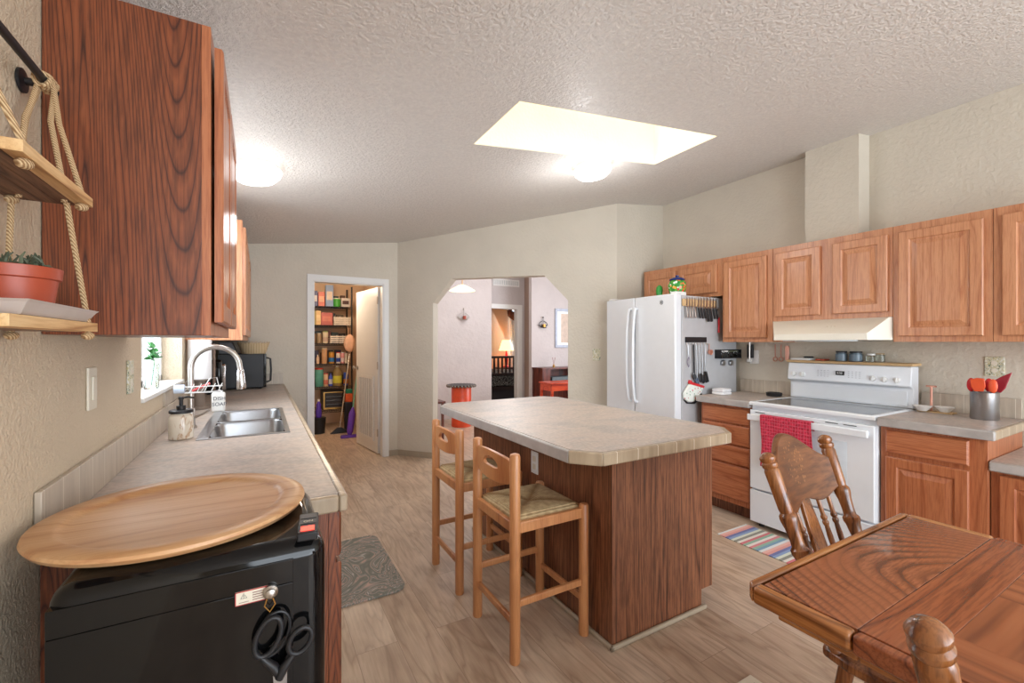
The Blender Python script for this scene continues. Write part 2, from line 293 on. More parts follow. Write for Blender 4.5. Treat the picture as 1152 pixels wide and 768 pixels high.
# ------------------------------------------------------------------ mesh builder
WM = {}
class B:
    def __init__(s): s.v = []; s.f = []
    def add(s, vs, fs):
        o = len(s.v); s.v += [Vector(v) for v in vs]; s.f += [tuple(i + o for i in f) for f in fs]; return s
    def box(s, x0, x1, y0, y1, z0, z1, M4=None):
        v = [Vector(p) for p in ((x0, y0, z0), (x1, y0, z0), (x1, y1, z0), (x0, y1, z0), (x0, y0, z1), (x1, y0, z1), (x1, y1, z1), (x0, y1, z1))]
        if M4: v = [M4 @ p for p in v]
        return s.add(v, [(0, 3, 2, 1), (4, 5, 6, 7), (0, 1, 5, 4), (1, 2, 6, 5), (2, 3, 7, 6), (3, 0, 4, 7)])
    def prism(s, pts, vec):
        n = len(pts); a = [Vector(p) for p in pts]; vec = Vector(vec)
        nrm = Vector((0, 0, 0))
        for i in range(n): nrm += a[i].cross(a[(i + 1) % n])
        if nrm.dot(vec) > 0: a.reverse()
        b = [p + vec for p in a]
        return s.add(a + b, [tuple(range(n)), tuple(range(2 * n - 1, n - 1, -1))] + [(i, i + n, (i + 1) % n + n, (i + 1) % n) for i in range(n)])
    def lathe(s, prof, c=(0, 0, 0), axis=(0, 0, 1), n=24, sq=(1, 1)):
        ax = Vector(axis).normalized(); q = Vector((0, 0, 1)).rotation_difference(ax); c = Vector(c)
        vs = []; fs = []; m = len(prof)
        for r, z in prof:
            for k in range(n):
                a = 2 * PI * k / n; vs.append(c + q @ Vector((r * math.cos(a) * sq[0], r * math.sin(a) * sq[1], z)))
        for i in range(m - 1):
            for k in range(n):
                k2 = (k + 1) % n; fs.append((i * n + k, i * n + k2, (i + 1) * n + k2, (i + 1) * n + k))
        if prof[0][0] > 1e-5: fs.append(tuple(range(n - 1, -1, -1)))
        if prof[-1][0] > 1e-5: fs.append(tuple((m - 1) * n + k for k in range(n)))
        return s.add(vs, fs)
    def rod(s, a, b, r, n=12, r2=None):
        a = Vector(a); b = Vector(b); L = (b - a).length
        return s.lathe([(r, 0), (r if r2 is None else r2, L)], a, b - a, n)
    def tube(s, pts, r, n=8, closed=False):
        P = [Vector(p) for p in pts]; m = len(P); rs = r if isinstance(r, (list, tuple)) else [r] * m
        vs = []; fs = []; up = None
        for i in range(m):
            d = (P[(i + 1) % m] - P[i - 1]) if closed else (P[min(i + 1, m - 1)] - P[max(i - 1, 0)])
            d.normalize()
            if up is None:
                up = Vector((0, 0, 1)) if abs(d.z) < 0.9 else Vector((1, 0, 0))
            up = (up - d * up.dot(d)).normalized(); w_ = d.cross(up)
            for k in range(n):
                a = 2 * PI * k / n; vs.append(P[i] + (up * math.cos(a) + w_ * math.sin(a)) * rs[i])
        for i in range(m if closed else m - 1):
            j = (i + 1) % m
            for k in range(n):
                k2 = (k + 1) % n; fs.append((i * n + k, i * n + k2, j * n + k2, j * n + k))
        if not closed: fs += [tuple(range(n - 1, -1, -1)), tuple((m - 1) * n + k for k in range(n))]
        return s.add(vs, fs)
    def ball(s, c, r, n=12):
        rx, ry, rz = r if isinstance(r, (tuple, list)) else (r, r, r)
        m = max(6, n // 2); prof = [(math.sin(PI * i / m), -math.cos(PI * i / m)) for i in range(m + 1)]
        b = B().lathe([(max(p[0], 0.0), p[1]) for p in prof], n=n)
        return s.add([Vector(c) + Vector((v.x * rx, v.y * ry, v.z * rz)) for v in b.v], b.f)
    def rings(s, o, u, v, nrm, w_, h, rg):
        # concentric rectangles (inset, height) on the plane o + u*w, v*h
        o = Vector(o); u = Vector(u); v = Vector(v); nrm = Vector(nrm); vs = []; fs = []
        for ins, dep in rg:
            for a, b in ((ins, ins), (w_ - ins, ins), (w_ - ins, h - ins), (ins, h - ins)): vs.append(o + u * a + v * b + nrm * dep)
        for i in range(len(rg) - 1):
            for k in range(4):
                k2 = (k + 1) % 4; fs.append((i * 4 + k, i * 4 + k2, i * 4 + 4 + k2, i * 4 + 4 + k))
        q = (len(rg) - 1) * 4; fs.append((q, q + 1, q + 2, q + 3)); fs.append((3, 2, 1, 0))
        if u.cross(v).dot(nrm) < 0: fs = [tuple(reversed(f)) for f in fs]
        return s.add(vs, fs)
    def grid(s, fn, nu, nv, th=None):
        # fn(i/nu, j/nv) -> point; th: offset vector function or vector for the back face
        top = [Vector(fn(i / nu, j / nv)) for j in range(nv + 1) for i in range(nu + 1)]
        W = nu + 1; fs = [(j * W + i, j * W + i + 1, (j + 1) * W + i + 1, (j + 1) * W + i) for j in range(nv) for i in range(nu)]
        if th is None: return s.add(top, fs)
        th = Vector(th); N = len(top); bot = [p + th for p in top]
        fs2 = [tuple(k + N for k in reversed(f)) for f in fs]
        edge = [i for i in range(W)] + [j * W + nu for j in range(1, nv + 1)] + [nv * W + i for i in range(nu - 1, -1, -1)] + [j * W for j in range(nv - 1, 0, -1)]
        for a, b in zip(edge, edge[1:] + edge[:1]): fs2.append((b, a, a + N, b + N))
        return s.add(top + bot, fs + fs2)
    def holed(s, outer, inner, vec):
        n = len(outer); vec = Vector(vec); a = [Vector(p) for p in outer]; b = [Vector(p) for p in inner]
        vs = a + b + [p + vec for p in a] + [p + vec for p in b]; fs = []
        for i in range(n):
            j = (i + 1) % n
            fs += [(i, j, n + j, n + i), (2 * n + i, 3 * n + i, 3 * n + j, 2 * n + j), (i, 2 * n + i, 2 * n + j, j), (n + i, n + j, 3 * n + j, 3 * n + i)]
        return s.add(vs, fs)
    def obj(s, name, mat, parent=None, bevel=0, seg=2, label=None, cat=None, group=None, kind=None, local=False, keep=False, sub=0, flat=False):
        me = bpy.data.meshes.new(name); vs = s.v
        loc = Vector((0, 0, 0))
        if parent is not None:
            if not local:
                inv = WM[parent.name].inverted(); vs = [inv @ v for v in vs]
        elif not keep:
            xs = [v.x for v in vs]; ys = [v.y for v in vs]; zs = [v.z for v in vs]
            loc = Vector(((min(xs) + max(xs)) / 2, (min(ys) + max(ys)) / 2, min(zs))); vs = [v - loc for v in vs]
        me.from_pydata([tuple(v) for v in vs], [], s.f)
        import bmesh
        bm = bmesh.new(); bm.from_mesh(me); bmesh.ops.recalc_face_normals(bm, faces=bm.faces); bm.to_mesh(me); bm.free()
        me.materials.append(mat)
        if not flat:
            for p_ in me.polygons: p_.use_smooth = True
            me.set_sharp_from_angle(angle=math.radians(38))
        o = bpy.data.objects.new(name, me); COL.objects.link(o); o.location = loc
        if parent is not None: o.parent = parent; WM[o.name] = WM[parent.name]
        else: WM[o.name] = Matrix.Translation(loc)
        if bevel:
            md = o.modifiers.new('bevel', 'BEVEL'); md.width = bevel; md.segments = seg; md.limit_method = 'ANGLE'; md.angle_limit = math.radians(35)
        if sub:
            md = o.modifiers.new('subdivision', 'SUBSURF'); md.levels = sub; md.render_levels = sub
        if label: o['label'] = label
        if cat: o['category'] = cat
        if group: o['group'] = group
        if kind: o['kind'] = kind
        return o
def thing(name, label, cat, loc=(0, 0, 0), rz=0.0, group=None):
    o = bpy.data.objects.new(name, None); COL.objects.link(o); o.location = loc; o.rotation_euler = (0, 0, rz); o.empty_display_size = 0.1
    o['label'] = label; o['category'] = cat
    if group: o['group'] = group
    WM[o.name] = Matrix.Translation(Vector(loc)) @ Matrix.Rotation(rz, 4, 'Z'); return o
def copy_tree(o, loc, rz, label, group=None):
    r = o.copy(); COL.objects.link(r); r.location = loc; r.rotation_euler = (0, 0, rz); r['label'] = label
    if group: r['group'] = group
    WM[r.name] = Matrix.Translation(Vector(loc)) @ Matrix.Rotation(rz, 4, 'Z')
    for ch in list(o.children):
        c = ch.copy(); COL.objects.link(c); c.parent = r
        for g_ in list(ch.children):
            d = g_.copy(); COL.objects.link(d); d.parent = c
    return r
def text(name, body, mat, parent, origin, right, up, size, depth=0.0006, label=None):
    cu = bpy.data.curves.new(name, 'FONT'); cu.body = body; cu.size = size; cu.extrude = depth; cu.align_x = 'CENTER'; cu.align_y = 'CENTER'
    tmp = bpy.data.objects.new('tmp', cu); me = bpy.data.meshes.new_from_object(tmp); bpy.data.objects.remove(tmp)
    r = Vector(right).normalized(); u = Vector(up).normalized(); n_ = r.cross(u); o = Vector(origin)
    b = B(); b.add([o + r * v.co.x + u * v.co.y + n_ * v.co.z for v in me.vertices], [tuple(p_.vertices) for p_ in me.polygons])
    return b.obj(name, mat, parent, flat=True, label=label)
def struct(name, b, mat, **k): return b.obj(name, mat, None, kind='structure', keep=True, **k)

# ================================================================== ROOM SHELL
XL, XR = -0.43, 3.81
YP = 5.28                      # pantry wall
A0 = Vector((1.43, 5.28)); A1 = Vector((3.137, 3.34))   # diagonal arch wall
YS = 3.34
WT = 0.12
struct('floor', B().box(-1.2, 7.0, -3.0, 11.6, -0.1, 0), M['floor'])
# ceiling with skylight hole
SX0, SX1, SY0, SY1 = 1.075, 2.58, 1.81, 2.345
def slab(b, x0, x1, y0, y1):
    b.prism([(x0, y0, ceil_z(x0)), (x1, y0, ceil_z(x1)), (x1, y0, ceil_z(x1) + 0.12), (x0, y0, ceil_z(x0) + 0.12)], (0, y1 - y0, 0))
b = B(); slab(b, -0.6, SX0, -3.0, 11.6); slab(b, SX1, 7.0, -3.0, 11.6); slab(b, SX0, SX1, -3.0, SY0); slab(b, SX0, SX1, SY1, 11.6)
struct('ceiling', b, M['ceiling'])
ZT = 3.75
b = B()
e_ = 0.006
for (x0, x1, y0, y1) in ((SX0, SX0 + e_, SY0 + e_, SY1 - e_), (SX1 - e_, SX1, SY0 + e_, SY1 - e_), (SX0, SX1, SY0, SY0 + e_), (SX0, SX1, SY1 - e_, SY1)):
    zb = ceil_z(min(x0, x1)) + 0.001 if x1 - x0 < 0.1 else None
    if zb: b.box(x0, x1, y0, y1, zb, ZT)
    else: b.prism([(x0, y0, ceil_z(x0) + 0.001), (x1, y0, ceil_z(x1) + 0.001), (x1, y0, ZT), (x0, y0, ZT)], (0, y1 - y0, 0))
struct('trim_1', b, M['shaft'], label='cream painted skylight shaft')
b = B().box(SX0, SX1, SY0, SY1, ZT - 0.02, ZT)
struct('window_2', b, M['sky_lens'], label='bright skylight pane at the top of the shaft')
# left wall with the sink window
WY0, WY1, WZ0, WZ1 = 2.336, 3.43, 1.125, 2.05
b = B()
b.box(XL - 0.14, XL, -3.0, WY0, 0, 2.36); b.box(XL - 0.14, XL, WY1, YP + 2.7, 0, 2.36)
b.box(XL - 0.14, XL, WY0, WY1, 0, WZ0 - 0.02); b.box(XL - 0.14, XL, WY0, WY1, WZ1, 2.36)
struct('wall_left', b, M['wall_sink'])
win = B()
for (y0, y1, z0, z1) in ((WY0, WY1, WZ0, WZ0 + 0.035), (WY0, WY1, WZ1 - 0.035, WZ1), (WY0, WY0 + 0.035, WZ0, WZ1), (WY1 - 0.035, WY1, WZ0, WZ1), (2.87, 2.91, WZ0, WZ1)):
    win.box(XL - 0.135, XL - 0.10, y0, y1, z0, z1)
wo = struct('window_1', win, M['trim'], bevel=0.003)
B().box(XL - 0.12, XL - 0.116, WY0 + 0.03, WY1 - 0.03, WZ0 + 0.03, WZ1 - 0.03).obj('pane', M['pane'], wo)
B().box(XL - 0.14, XL + 0.012, WY0 - 0.0, WY1 + 0.0, WZ0 - 0.02, WZ0).obj('window_sill', M['trim'], wo, bevel=0.004)
# right wall
b = B().prism([(XR, -3.0, 0), (XR + WT, -3.0, 0), (XR + WT, -3.0, 2.95), (XR, -3.0, 2.95)], (0, YS + 3.0 + WT, 0))
struct('wall_right', b, M['wall'])
# boxed chase on the right wall
struct('trim_2', B().prism([(3.65, 1.47, 2.09), (XR, 1.47, 2.09), (XR, 1.47, ceil_z(XR)), (3.65, 1.47, ceil_z(3.65))], (0, 0.35, 0)), M['wall'], label='boxed vent chase above the wall cabinets')
# short wall behind the fridge
b = B().prism([(A1.x, YS, 0), (XR, YS, 0), (XR, YS, ceil_z(XR)), (A1.x, YS, ceil_z(A1.x))], (0, WT, 0))
struct('wall_fridge', b, M['wall'])
# diagonal wall with the clipped-corner arch
DV = (A1 - A0).normalized(); LD = (A1 - A0).length; NV = Vector((-DV.y, DV.x))  # points away from the kitchen
if NV.y < 0: NV = -NV
def dp(t_, z): p_ = A0 + DV * t_; return (p_.x, p_.y, z)
tz = lambda t_: ceil_z((A0 + DV * t_).x)
AR = [(0.48, 0), (0.48, 1.815), (0.722, 2.09), (1.821, 2.075), (2.081, 1.80), (2.081, 0)]
poly = [dp(0, 0)] + [dp(a, z_) for a, z_ in AR] + [dp(LD, 0), dp(LD, tz(LD)), dp(0, tz(0))]
struct('wall_diagonal', B().prism(poly, (NV.x * WT, NV.y * WT, 0)), M['wall'])
# pantry wall with doorway
DX0, DX1, DZ = 0.50, 1.262, 2.04
poly = [(XL, YP, 0), (DX0, YP, 0), (DX0, YP, DZ), (DX1, YP, DZ), (DX1, YP, 0), (A0.x, YP, 0), (A0.x, YP, ceil_z(A0.x)), (XL, YP, ceil_z(XL))]
struct('wall_pantry', B().prism(poly, (0, WT, 0)), M['wall'])
b = B()
for y0, y1 in ((YP - 0.014, YP - 0.001), (YP + WT + 0.001, YP + WT + 0.014)):
    b.prism([(DX0 - 0.062, y0, 0), (DX0 - 0.004, y0, 0), (DX0 - 0.004, y0, DZ + 0.004), (DX1 + 0.004, y0, DZ + 0.004), (DX1 + 0.004, y0, 0), (DX1 + 0.062, y0, 0), (DX1 + 0.062, y0, DZ + 0.066), (DX0 - 0.062, y0, DZ + 0.066)], (0, y1 - y0, 0))
b.box(DX0 - 0.004, DX0 + 0.012, YP - 0.004, YP + WT + 0.004, 0, DZ); b.box(DX1 - 0.012, DX1 + 0.004, YP - 0.004, YP + WT + 0.004, 0, DZ)
b.box(DX0, DX1, YP - 0.004, YP + WT + 0.004, DZ - 0.012, DZ + 0.004)
struct('trim_3', b, M['trim'], bevel=0.002)
# pantry shell and rooms beyond
struct('wall_pantry_back', B().box(XL - 0.14, 1.62, 7.95, 8.05, 0, 2.62), M['wall_tan'])
struct('wall_pantry_right', B().box(1.55, 1.65, YP + 0.12, 8.0, 0, 2.66), M['wall_tan'])
YA, YD, YB = 7.30, 7.72, 7.16
struct('wall_living_left', B().box(1.65, 3.735, YA, YA + 0.1, 0, 2.9), M['wall_mauve'])
poly = [(3.70, YD, 0), (3.86, YD, 0), (3.86, YD, 2.03), (4.555, YD, 2.03), (4.555, YD, 0), (5.2, YD, 0), (5.2, YD, 3.0), (3.70, YD, 2.9)]
struct('wall_hall', B().prism(poly, (0, 0.1, 0)), M['wall_mauve'])
struct('wall_hall_side', B().prism([(4.53, YB + 0.1, 0), (4.60, YB + 0.1, 0), (4.78, YD, 0), (4.71, YD, 0)], (0, 0, 2.95)), M['wall_shaded'])
struct('wall_living_right', B().box(4.53, 6.9, YB, YB + 0.1, 0, 3.2), M['wall_mauve'])
struct('wall_living_far', B().box(6.9, 7.0, YS, YB + 0.1, 0, 3.2), M['wall_mauve'])
struct('wall_living_near', B().box(XR + WT, 7.0, YS - 0.0, YS + WT, 0, 3.2), M['wall_mauve'])
b = B().prism([(3.80, YD - 0.02, 0), (3.86, YD - 0.02, 0), (3.86, YD - 0.02, 2.03), (4.555, YD - 0.02, 2.03), (4.555, YD - 0.02, 0), (4.645, YD - 0.02, 0), (4.645, YD - 0.02, 2.12), (3.80, YD - 0.02, 2.12)], (0, 0.018, 0))
b.box(4.535, 4.555, YD, YD + 0.12, 0, 2.03); struct('trim_4', b, M['trim'])
struct('wall_bedroom_back', B().box(3.2, 7.0, 10.6, 10.7, 0, 3.2), M['wall_tan'])
struct('wall_bedroom_left', B().box(3.1, 3.2, YD + 0.1, 10.7, 0, 3.2), M['wall_tan'])
struct('wall_bedroom_right', B().box(6.6, 6.7, YD + 0.1, 10.6, 0, 3.2), M['wall_tan'])
# back part of the dining area, behind the camera, with an opening added for the fill lamp
poly = [(XL, -2.9, 0), (0.1, -2.9, 0), (0.1, -2.9, 2.4), (3.7, -2.9, 2.4), (3.7, -2.9, 0), (XR, -2.9, 0), (XR, -2.9, 2.84), (XL, -2.9, 2.33)]
struct('wall_back', B().prism(poly, (0, -0.1, 0)), M['wall'])
# the right wall runs on past the added fill lamp
# baseboards
b = B().box(DX1 + 0.064, A0.x, YP - 0.012, YP - 0.001, 0, 0.07)
struct('baseboard_pantry', b, M['base'], bevel=0.002)
def dbase(t0, t1):
    p0 = A0 + DV * t0; p1 = A0 + DV * t1; n_ = -NV
    return [(p0.x + n_.x * 0.001, p0.y + n_.y * 0.001, 0), (p1.x + n_.x * 0.001, p1.y + n_.y * 0.001, 0), (p1.x + n_.x * 0.012, p1.y + n_.y * 0.012, 0), (p0.x + n_.x * 0.012, p0.y + n_.y * 0.012, 0)]
struct('baseboard_diagonal', B().prism(dbase(0.01, 0.48), (0, 0, 0.07)).prism(dbase(2.081, LD), (0, 0, 0.07)), M['base'], bevel=0.002)
b = B()
for x0, x1, y0, y1 in ((1.40, 1.95, YP + WT + 0.5, YP + WT + 0.51),): pass

# ================================================================== CABINET HELPERS
RG = [(0, 0), (0, 0.016), (0.005, 0.020), (0.052, 0.020), (0.058, 0.012), (0.064, 0.011), (0.092, 0.0185)]
RD = [(0, 0), (0, 0.014), (0.008, 0.020)]
def door(T, X, n_, y0, y1, z0, z1, mat, name='door', rg=RG):
    w_ = y1 - y0; h = z1 - z0
    if min(w_, h) < 0.2: rg = RD
    return B().rings((X, y0, z0), (0, 1, 0), (0, 0, 1), (n_, 0, 0), w_, h, rg).obj(name, mat, T, flat=True)
def wall_cabinet(label, X0, X1, n_, y0, y1, z0, z1, doors, mat, side=None, group=None, gap=0.0008):
    T = thing('wall_cabinet', label, 'cabinet', ((X0 + X1) / 2, (y0 + y1) / 2, z0), group=group)
    B().box(min(X0, X1), max(X0, X1), y0, y1, z0, z1).obj('carcass', side or mat, T, bevel=0.0015)
    if side:
        B().box(X1 - 0.001, X1 + 0.019, y0, y1, z0, z1).obj('face_frame', mat, T, bevel=0.001); X1 += 0.019 * n_
    for a, c_ in doors:
        door(T, X1 + gap * n_, n_, a, c_, z0 + 0.035, z1 - 0.045, mat)
        if gap > 0.002:
            for z_ in (z0 + 0.09, z1 - 0.10): B().box(X1 + 0.0005, X1 + gap - 0.0005, c_ - 0.02, c_ - 0.004, z_ - 0.02, z_ + 0.02).obj('hinge', M['nickel'], T)
    return T

# ================================================================== RIGHT SIDE: WALL CABINETS
XF = 3.49
wall_cabinet('short oak two-door cabinet above the white fridge', XR - 0.002, XF, -1, 2.41, 3.31, 1.765, 2.092, [(2.455, 2.86), (2.90, 3.28)], M['oak'])
wall_cabinet('oak single-door wall cabinet between the fridge and the range hood', XR - 0.002, XF, -1, 1.977, 2.408, 1.36, 2.092, [(2.02, 2.385)], M['oak'])
wall_cabinet('oak two-door wall cabinet directly above the cream range hood', XR - 0.002, XF, -1, 1.222, 1.975, 1.52, 2.092, [(1.245, 1.555), (1.635, 1.95)], M['oak'])
wall_cabinet('widest oak wall cabinet right of the range hood, one broad door', XR - 0.002, XF, -1, 0.782, 1.220, 1.36, 2.092, [(0.815, 1.19)], M['oak'])
wall_cabinet('oak wall cabinet at the right edge, above the lower desk counter', XR - 0.002, XF, -1, 0.25, 0.780, 1.36, 2.092, [(0.38, 0.745)], M['oak'])
# range hood (tapered towards the room)
T = thing('range_hood', 'cream metal range hood under the oak cabinets over the stove', 'range hood', (3.55, 1.6, 1.37))
b = B()
bk = [(XR - 0.003, 1.224), (XR - 0.003, 1.973)]; fr_ = [(3.30, 1.86), (3.30, 1.285)]; zz = 1.372
lo = [Vector((bk[0][0], bk[0][1], zz)), Vector((bk[1][0], bk[1][1], zz)), Vector((XF, 1.973, zz)), Vector((fr_[0][0], fr_[0][1], zz)), Vector((fr_[1][0], fr_[1][1], zz)), Vector((XF, 1.224, zz))]
mid = [p_.copy() for p_ in lo]
for p_ in mid: p_.z = 1.415
top = [p_.copy() for p_ in lo]
for p_ in top: p_.z = 1.519
top[3] = Vector((XF - 0.02, 1.965, 1.519)); top[4] = Vector((XF - 0.02, 1.232, 1.519))
mid[0].z = mid[1].z = 1.415
n6 = 6; b.add(lo + mid + top, [tuple(range(5, -1, -1)), tuple(range(12, 18))] + [(i, (i + 1) % 6, (i + 1) % 6 + 6, i + 6) for i in range(6)] + [(i + 6, (i + 1) % 6 + 6, (i + 1) % 6 + 12, i + 12) for i in range(6)])
b.obj('hood_shell', M['hood'], T, bevel=0.002)
B().box(3.34, 3.7, 1.35, 1.82, 1.366, 1.3715).obj('filter', M['steel'], T)
b = B()
for k in range(3): b.lathe([(0.006, 0), (0.006, 0.006)], (3.385, 1.50 + 0.022 * k, 1.462), (-1, 0, 0.9), 10)
b.obj('control_button', M['plate_cream'], T)

# ================================================================== RIGHT SIDE: BASE CABINETS, STOVE
XB = 3.20
def base_cab(label, y0, y1, ztop=0.868, X=XB, side=None):
    T = thing('base_cabinet', label, 'cabinet', ((X + XR) / 2, (y0 + y1) / 2, 0))
    b = B(); b.box(X, XR - 0.003, y0, y1, 0.10, ztop); b.obj('carcass', side or M['oak_low'], T, bevel=0.001)
    B().box(X + 0.07, XR - 0.003, y0 + 0.001, y1 - 0.001, 0.001, 0.0995).obj('toe_kick', M['oak_dark'], T); return T
T = base_cab('orange oak base cabinet with four drawers between fridge and stove', 1.965, 2.40)
for z0, z1 in ((0.728, 0.845), (0.565, 0.712), (0.415, 0.55), (0.145, 0.40)):
    B().rings((XB - 0.0008, 1.978, z0), (0, 1, 0), (0, 0, 1), (-1, 0, 0), 0.40, z1 - z0, RD).obj('drawer', M['oak_low_h'], T, flat=True)
T = base_cab('orange oak base cabinet with drawer over door, right of the stove', 0.735, 1.178)
B().rings((XB - 0.0008, 0.80, 0.715), (0, 1, 0), (0, 0, 1), (-1, 0, 0), 0.35, 0.132, RD).obj('drawer', M['oak_low_h'], T, flat=True)
door(T, XB - 0.0008, -1, 0.80, 1.15, 0.13, 0.69, M['oak_low'])
T = base_cab('low orange oak desk cabinet at the right edge, under the lower counter', 0.10, 0.732, 0.708, 3.235)
for a, c_ in ((0.39, 0.70), (0.13, 0.37)): door(T, 3.2342, -1, a, c_, 0.12, 0.69, M['oak_low'])
def counter(name, label, boxes, edges, tiles=(), z0=0.87, z1=0.915):
    T = thing(name, label, 'countertop', (sum(bb[0] + bb[1] for bb in boxes) / 2 / len(boxes), sum(bb[2] + bb[3] for bb in boxes) / 2 / len(boxes), z0))
    b = B()
    for (x0, x1, y0, y1) in boxes: b.box(x0, x1, y0, y1, z0, z1)
    b.obj('slab', M['counter'], T)
    for (x0, x1, y0, y1, m_) in edges: B().box(x0, x1, y0, y1, z0 - 0.004, z1 - 0.0005).obj('edge', M[m_], T, bevel=0.006)
    for (x0, x1, y0, y1, h) in tiles:
        B().box(x0, x1, y0, y1, z1 + 0.0005, z1 + h).obj('backsplash', M['tile'], T, bevel=0.002)
    return T
counter('countertop', 'stone look countertop between the fridge and the stove', [(3.175, XR - 0.003, 1.962, 2.42)], [(3.150, 3.1745, 1.962, 2.42, 'edge_long')], [(XR - 0.018, XR - 0.0035, 1.97, 2.44, 0.115)])
counter('countertop', 'stone look countertop right of the stove holding the utensil crock', [(3.175, XR - 0.003, 0.722, 1.180)], [(3.150, 3.1745, 0.70, 1.180, 'edge_long'), (3.1748, XR - 0.003, 0.70, 0.7215, 'edge')], [(XR - 0.018, XR - 0.0035, 0.735, 1.178, 0.115)])
counter('desk_countertop', 'lower stone look desk countertop at the right edge', [(3.215, XR - 0.003, 0.0, 0.730)], [(3.190, 3.2145, 0.0, 0.730, 'edge_long')], [], 0.712, 0.757)

# stove
T = thing('stove', 'white electric range with red towel on its oven handle', 'stove', (3.46, 1.571, 0))
Y0, Y1 = 1.186, 1.956
B().box(3.185, 3.78, Y0, Y1, 0.03, 0.895).obj('body', M['white'], T, bevel=0.004)
dr = B().box(3.150, 3.184, Y0 + 0.004, Y1 - 0.004, 0.04, 0.272).obj('storage_drawer', M['white'], T, bevel=0.004)
d_ = B().rings((3.184, Y0 + 0.004, 0.285), (0, 1, 0), (0, 0, 1), (-1, 0, 0), Y1 - Y0 - 0.008, 0.575, [(0, 0), (0, 0.030), (0.005, 0.034)]).obj('oven_door', M['white'], T, flat=True)
B().rings((3.1495, 1.33, 0.40), (0, 1, 0), (0, 0, 1), (-1, 0, 0), 0.48, 0.34, [(0, 0), (0.003, 0.002)]).obj('oven_window', plain('pale grey oven glass', c8(206, 212, 218), 0.12), d_)
h_ = B().box(3.098, 3.118, Y0 + 0.02, Y1 - 0.012, 0.79, 0.835)
h_.box(3.118, 3.15, Y0 + 0.03, Y0 + 0.06, 0.797, 0.828); h_.box(3.118, 3.15, Y1 - 0.05, Y1 - 0.02, 0.797, 0.828)
h_.obj('handle', M['white'], d_, bevel=0.006)
for y_ in (1.28, 1.38, 1.84): B().box(3.1475, 3.1505, y_, y_ + 0.07, 0.8435, 0.848).obj('vent_slot', M['dark_slot'], d_)
top_ = B().rings((3.145, Y0, 0.897), (1, 0, 0), (0, 1, 0), (0, 0, 1), 0.555, Y1 - Y0, [(0, 0), (0, 0.016), (0.006, 0.024), (0.028, 0.024), (0.032, 0.019)]).obj('cooktop', M['white'], T, flat=True)
B().box(3.178, 3.672, Y0 + 0.035, Y1 - 0.035, 0.9165, 0.9195).obj('glass_surface', M['glass_black'], top_)
b = B().prism([(3.70, Y0, 0.922), (3.78, Y0, 0.922), (3.78, Y0, 1.198), (3.672, Y0, 1.198), (3.655, Y0, 1.068), (3.70, Y0, 1.050)], (0, Y1 - Y0 + 0.0, 0))
bg = b.obj('backguard', M['white'], T, bevel=0.006)
B().box(3.692, 3.6995, Y0 + 0.03, Y1 - 0.02, 0.935, 1.035).obj('lower_panel', M['white'], T, bevel=0.002)
for (u, v) in ((893, 420), (903, 421), (982, 425.5), (995, 427), (1009, 428)):
    p_ = on_x(u, v, 3.66); p_.x = 3.6615 + 0.0
    kb = B().lathe([(0.021, 0), (0.019, 0.006), (0.0165, 0.020), (0, 0.021)], p_ + Vector((0.004, 0, 0)), (-1, 0, 0.13), 20); kb.box(p_.x - 0.022, p_.x - 0.01, p_.y - 0.0035, p_.y + 0.0035, p_.z - 0.016, p_.z + 0.018)
    kb.obj('knob', M['plate_white'], T, bevel=0.001)
p_ = on_x(945, 419.5, 3.66)
dsp = B().box(3.654, 3.668, p_.y - 0.026, p_.y + 0.026, p_.z - 0.015, p_.z + 0.014).obj('display', M['dark_slot'], T)
text('digits', '8:50', M['plate_white'], dsp, (3.6535, p_.y, p_.z), (0, -1, 0), (0, 0, 1), 0.02)
for dy in (0.075, -0.125):
    b = B()
    for i in range(4):
        for j in range(4): b.box(3.6575, 3.668, p_.y + dy + i * 0.022, p_.y + dy + 0.008 + i * 0.022, p_.z - 0.03 + j * 0.014, p_.z - 0.027 + j * 0.014)
    b.obj('button_legend', cm(176, 178, 186), T)
for y_ in (Y0 + 0.05, Y1 - 0.05):
    for x_ in (3.22, 3.72): B().lathe([(0.018, 0.0), (0.014, 0.03)], (x_, y_, 0.0), n=12).obj('foot', M['dark_slot'], T)
# towel over the oven handle
def towel_fn(s_, t_):
    y_ = 1.835 - 0.335 * s_
    L = t_ * 0.46
    if L < 0.06: x_, z_ = 3.122, 0.78 + L
    elif L < 0.10: x_, z_ = 3.122 - (L - 0.06) / 0.04 * 0.030, 0.84 + 0.002
    else: x_, z_ = 3.092 - 0.004 * math.sin(s_ * 19) * min(1, (L - 0.1) * 6) - 0.002, 0.838 - (L - 0.10)
    return (x_, y_ + 0.006 * math.sin(t_ * 7), z_ - (0.05 * max(0, s_ - 0.75) * (1 if L > 0.1 else 0)))
B().grid(towel_fn, 30, 46, (-0.0025, 0, 0.0012)).obj('towel', M['towel'], label='red checked kitchen towel hanging over the white oven handle', cat='towel')
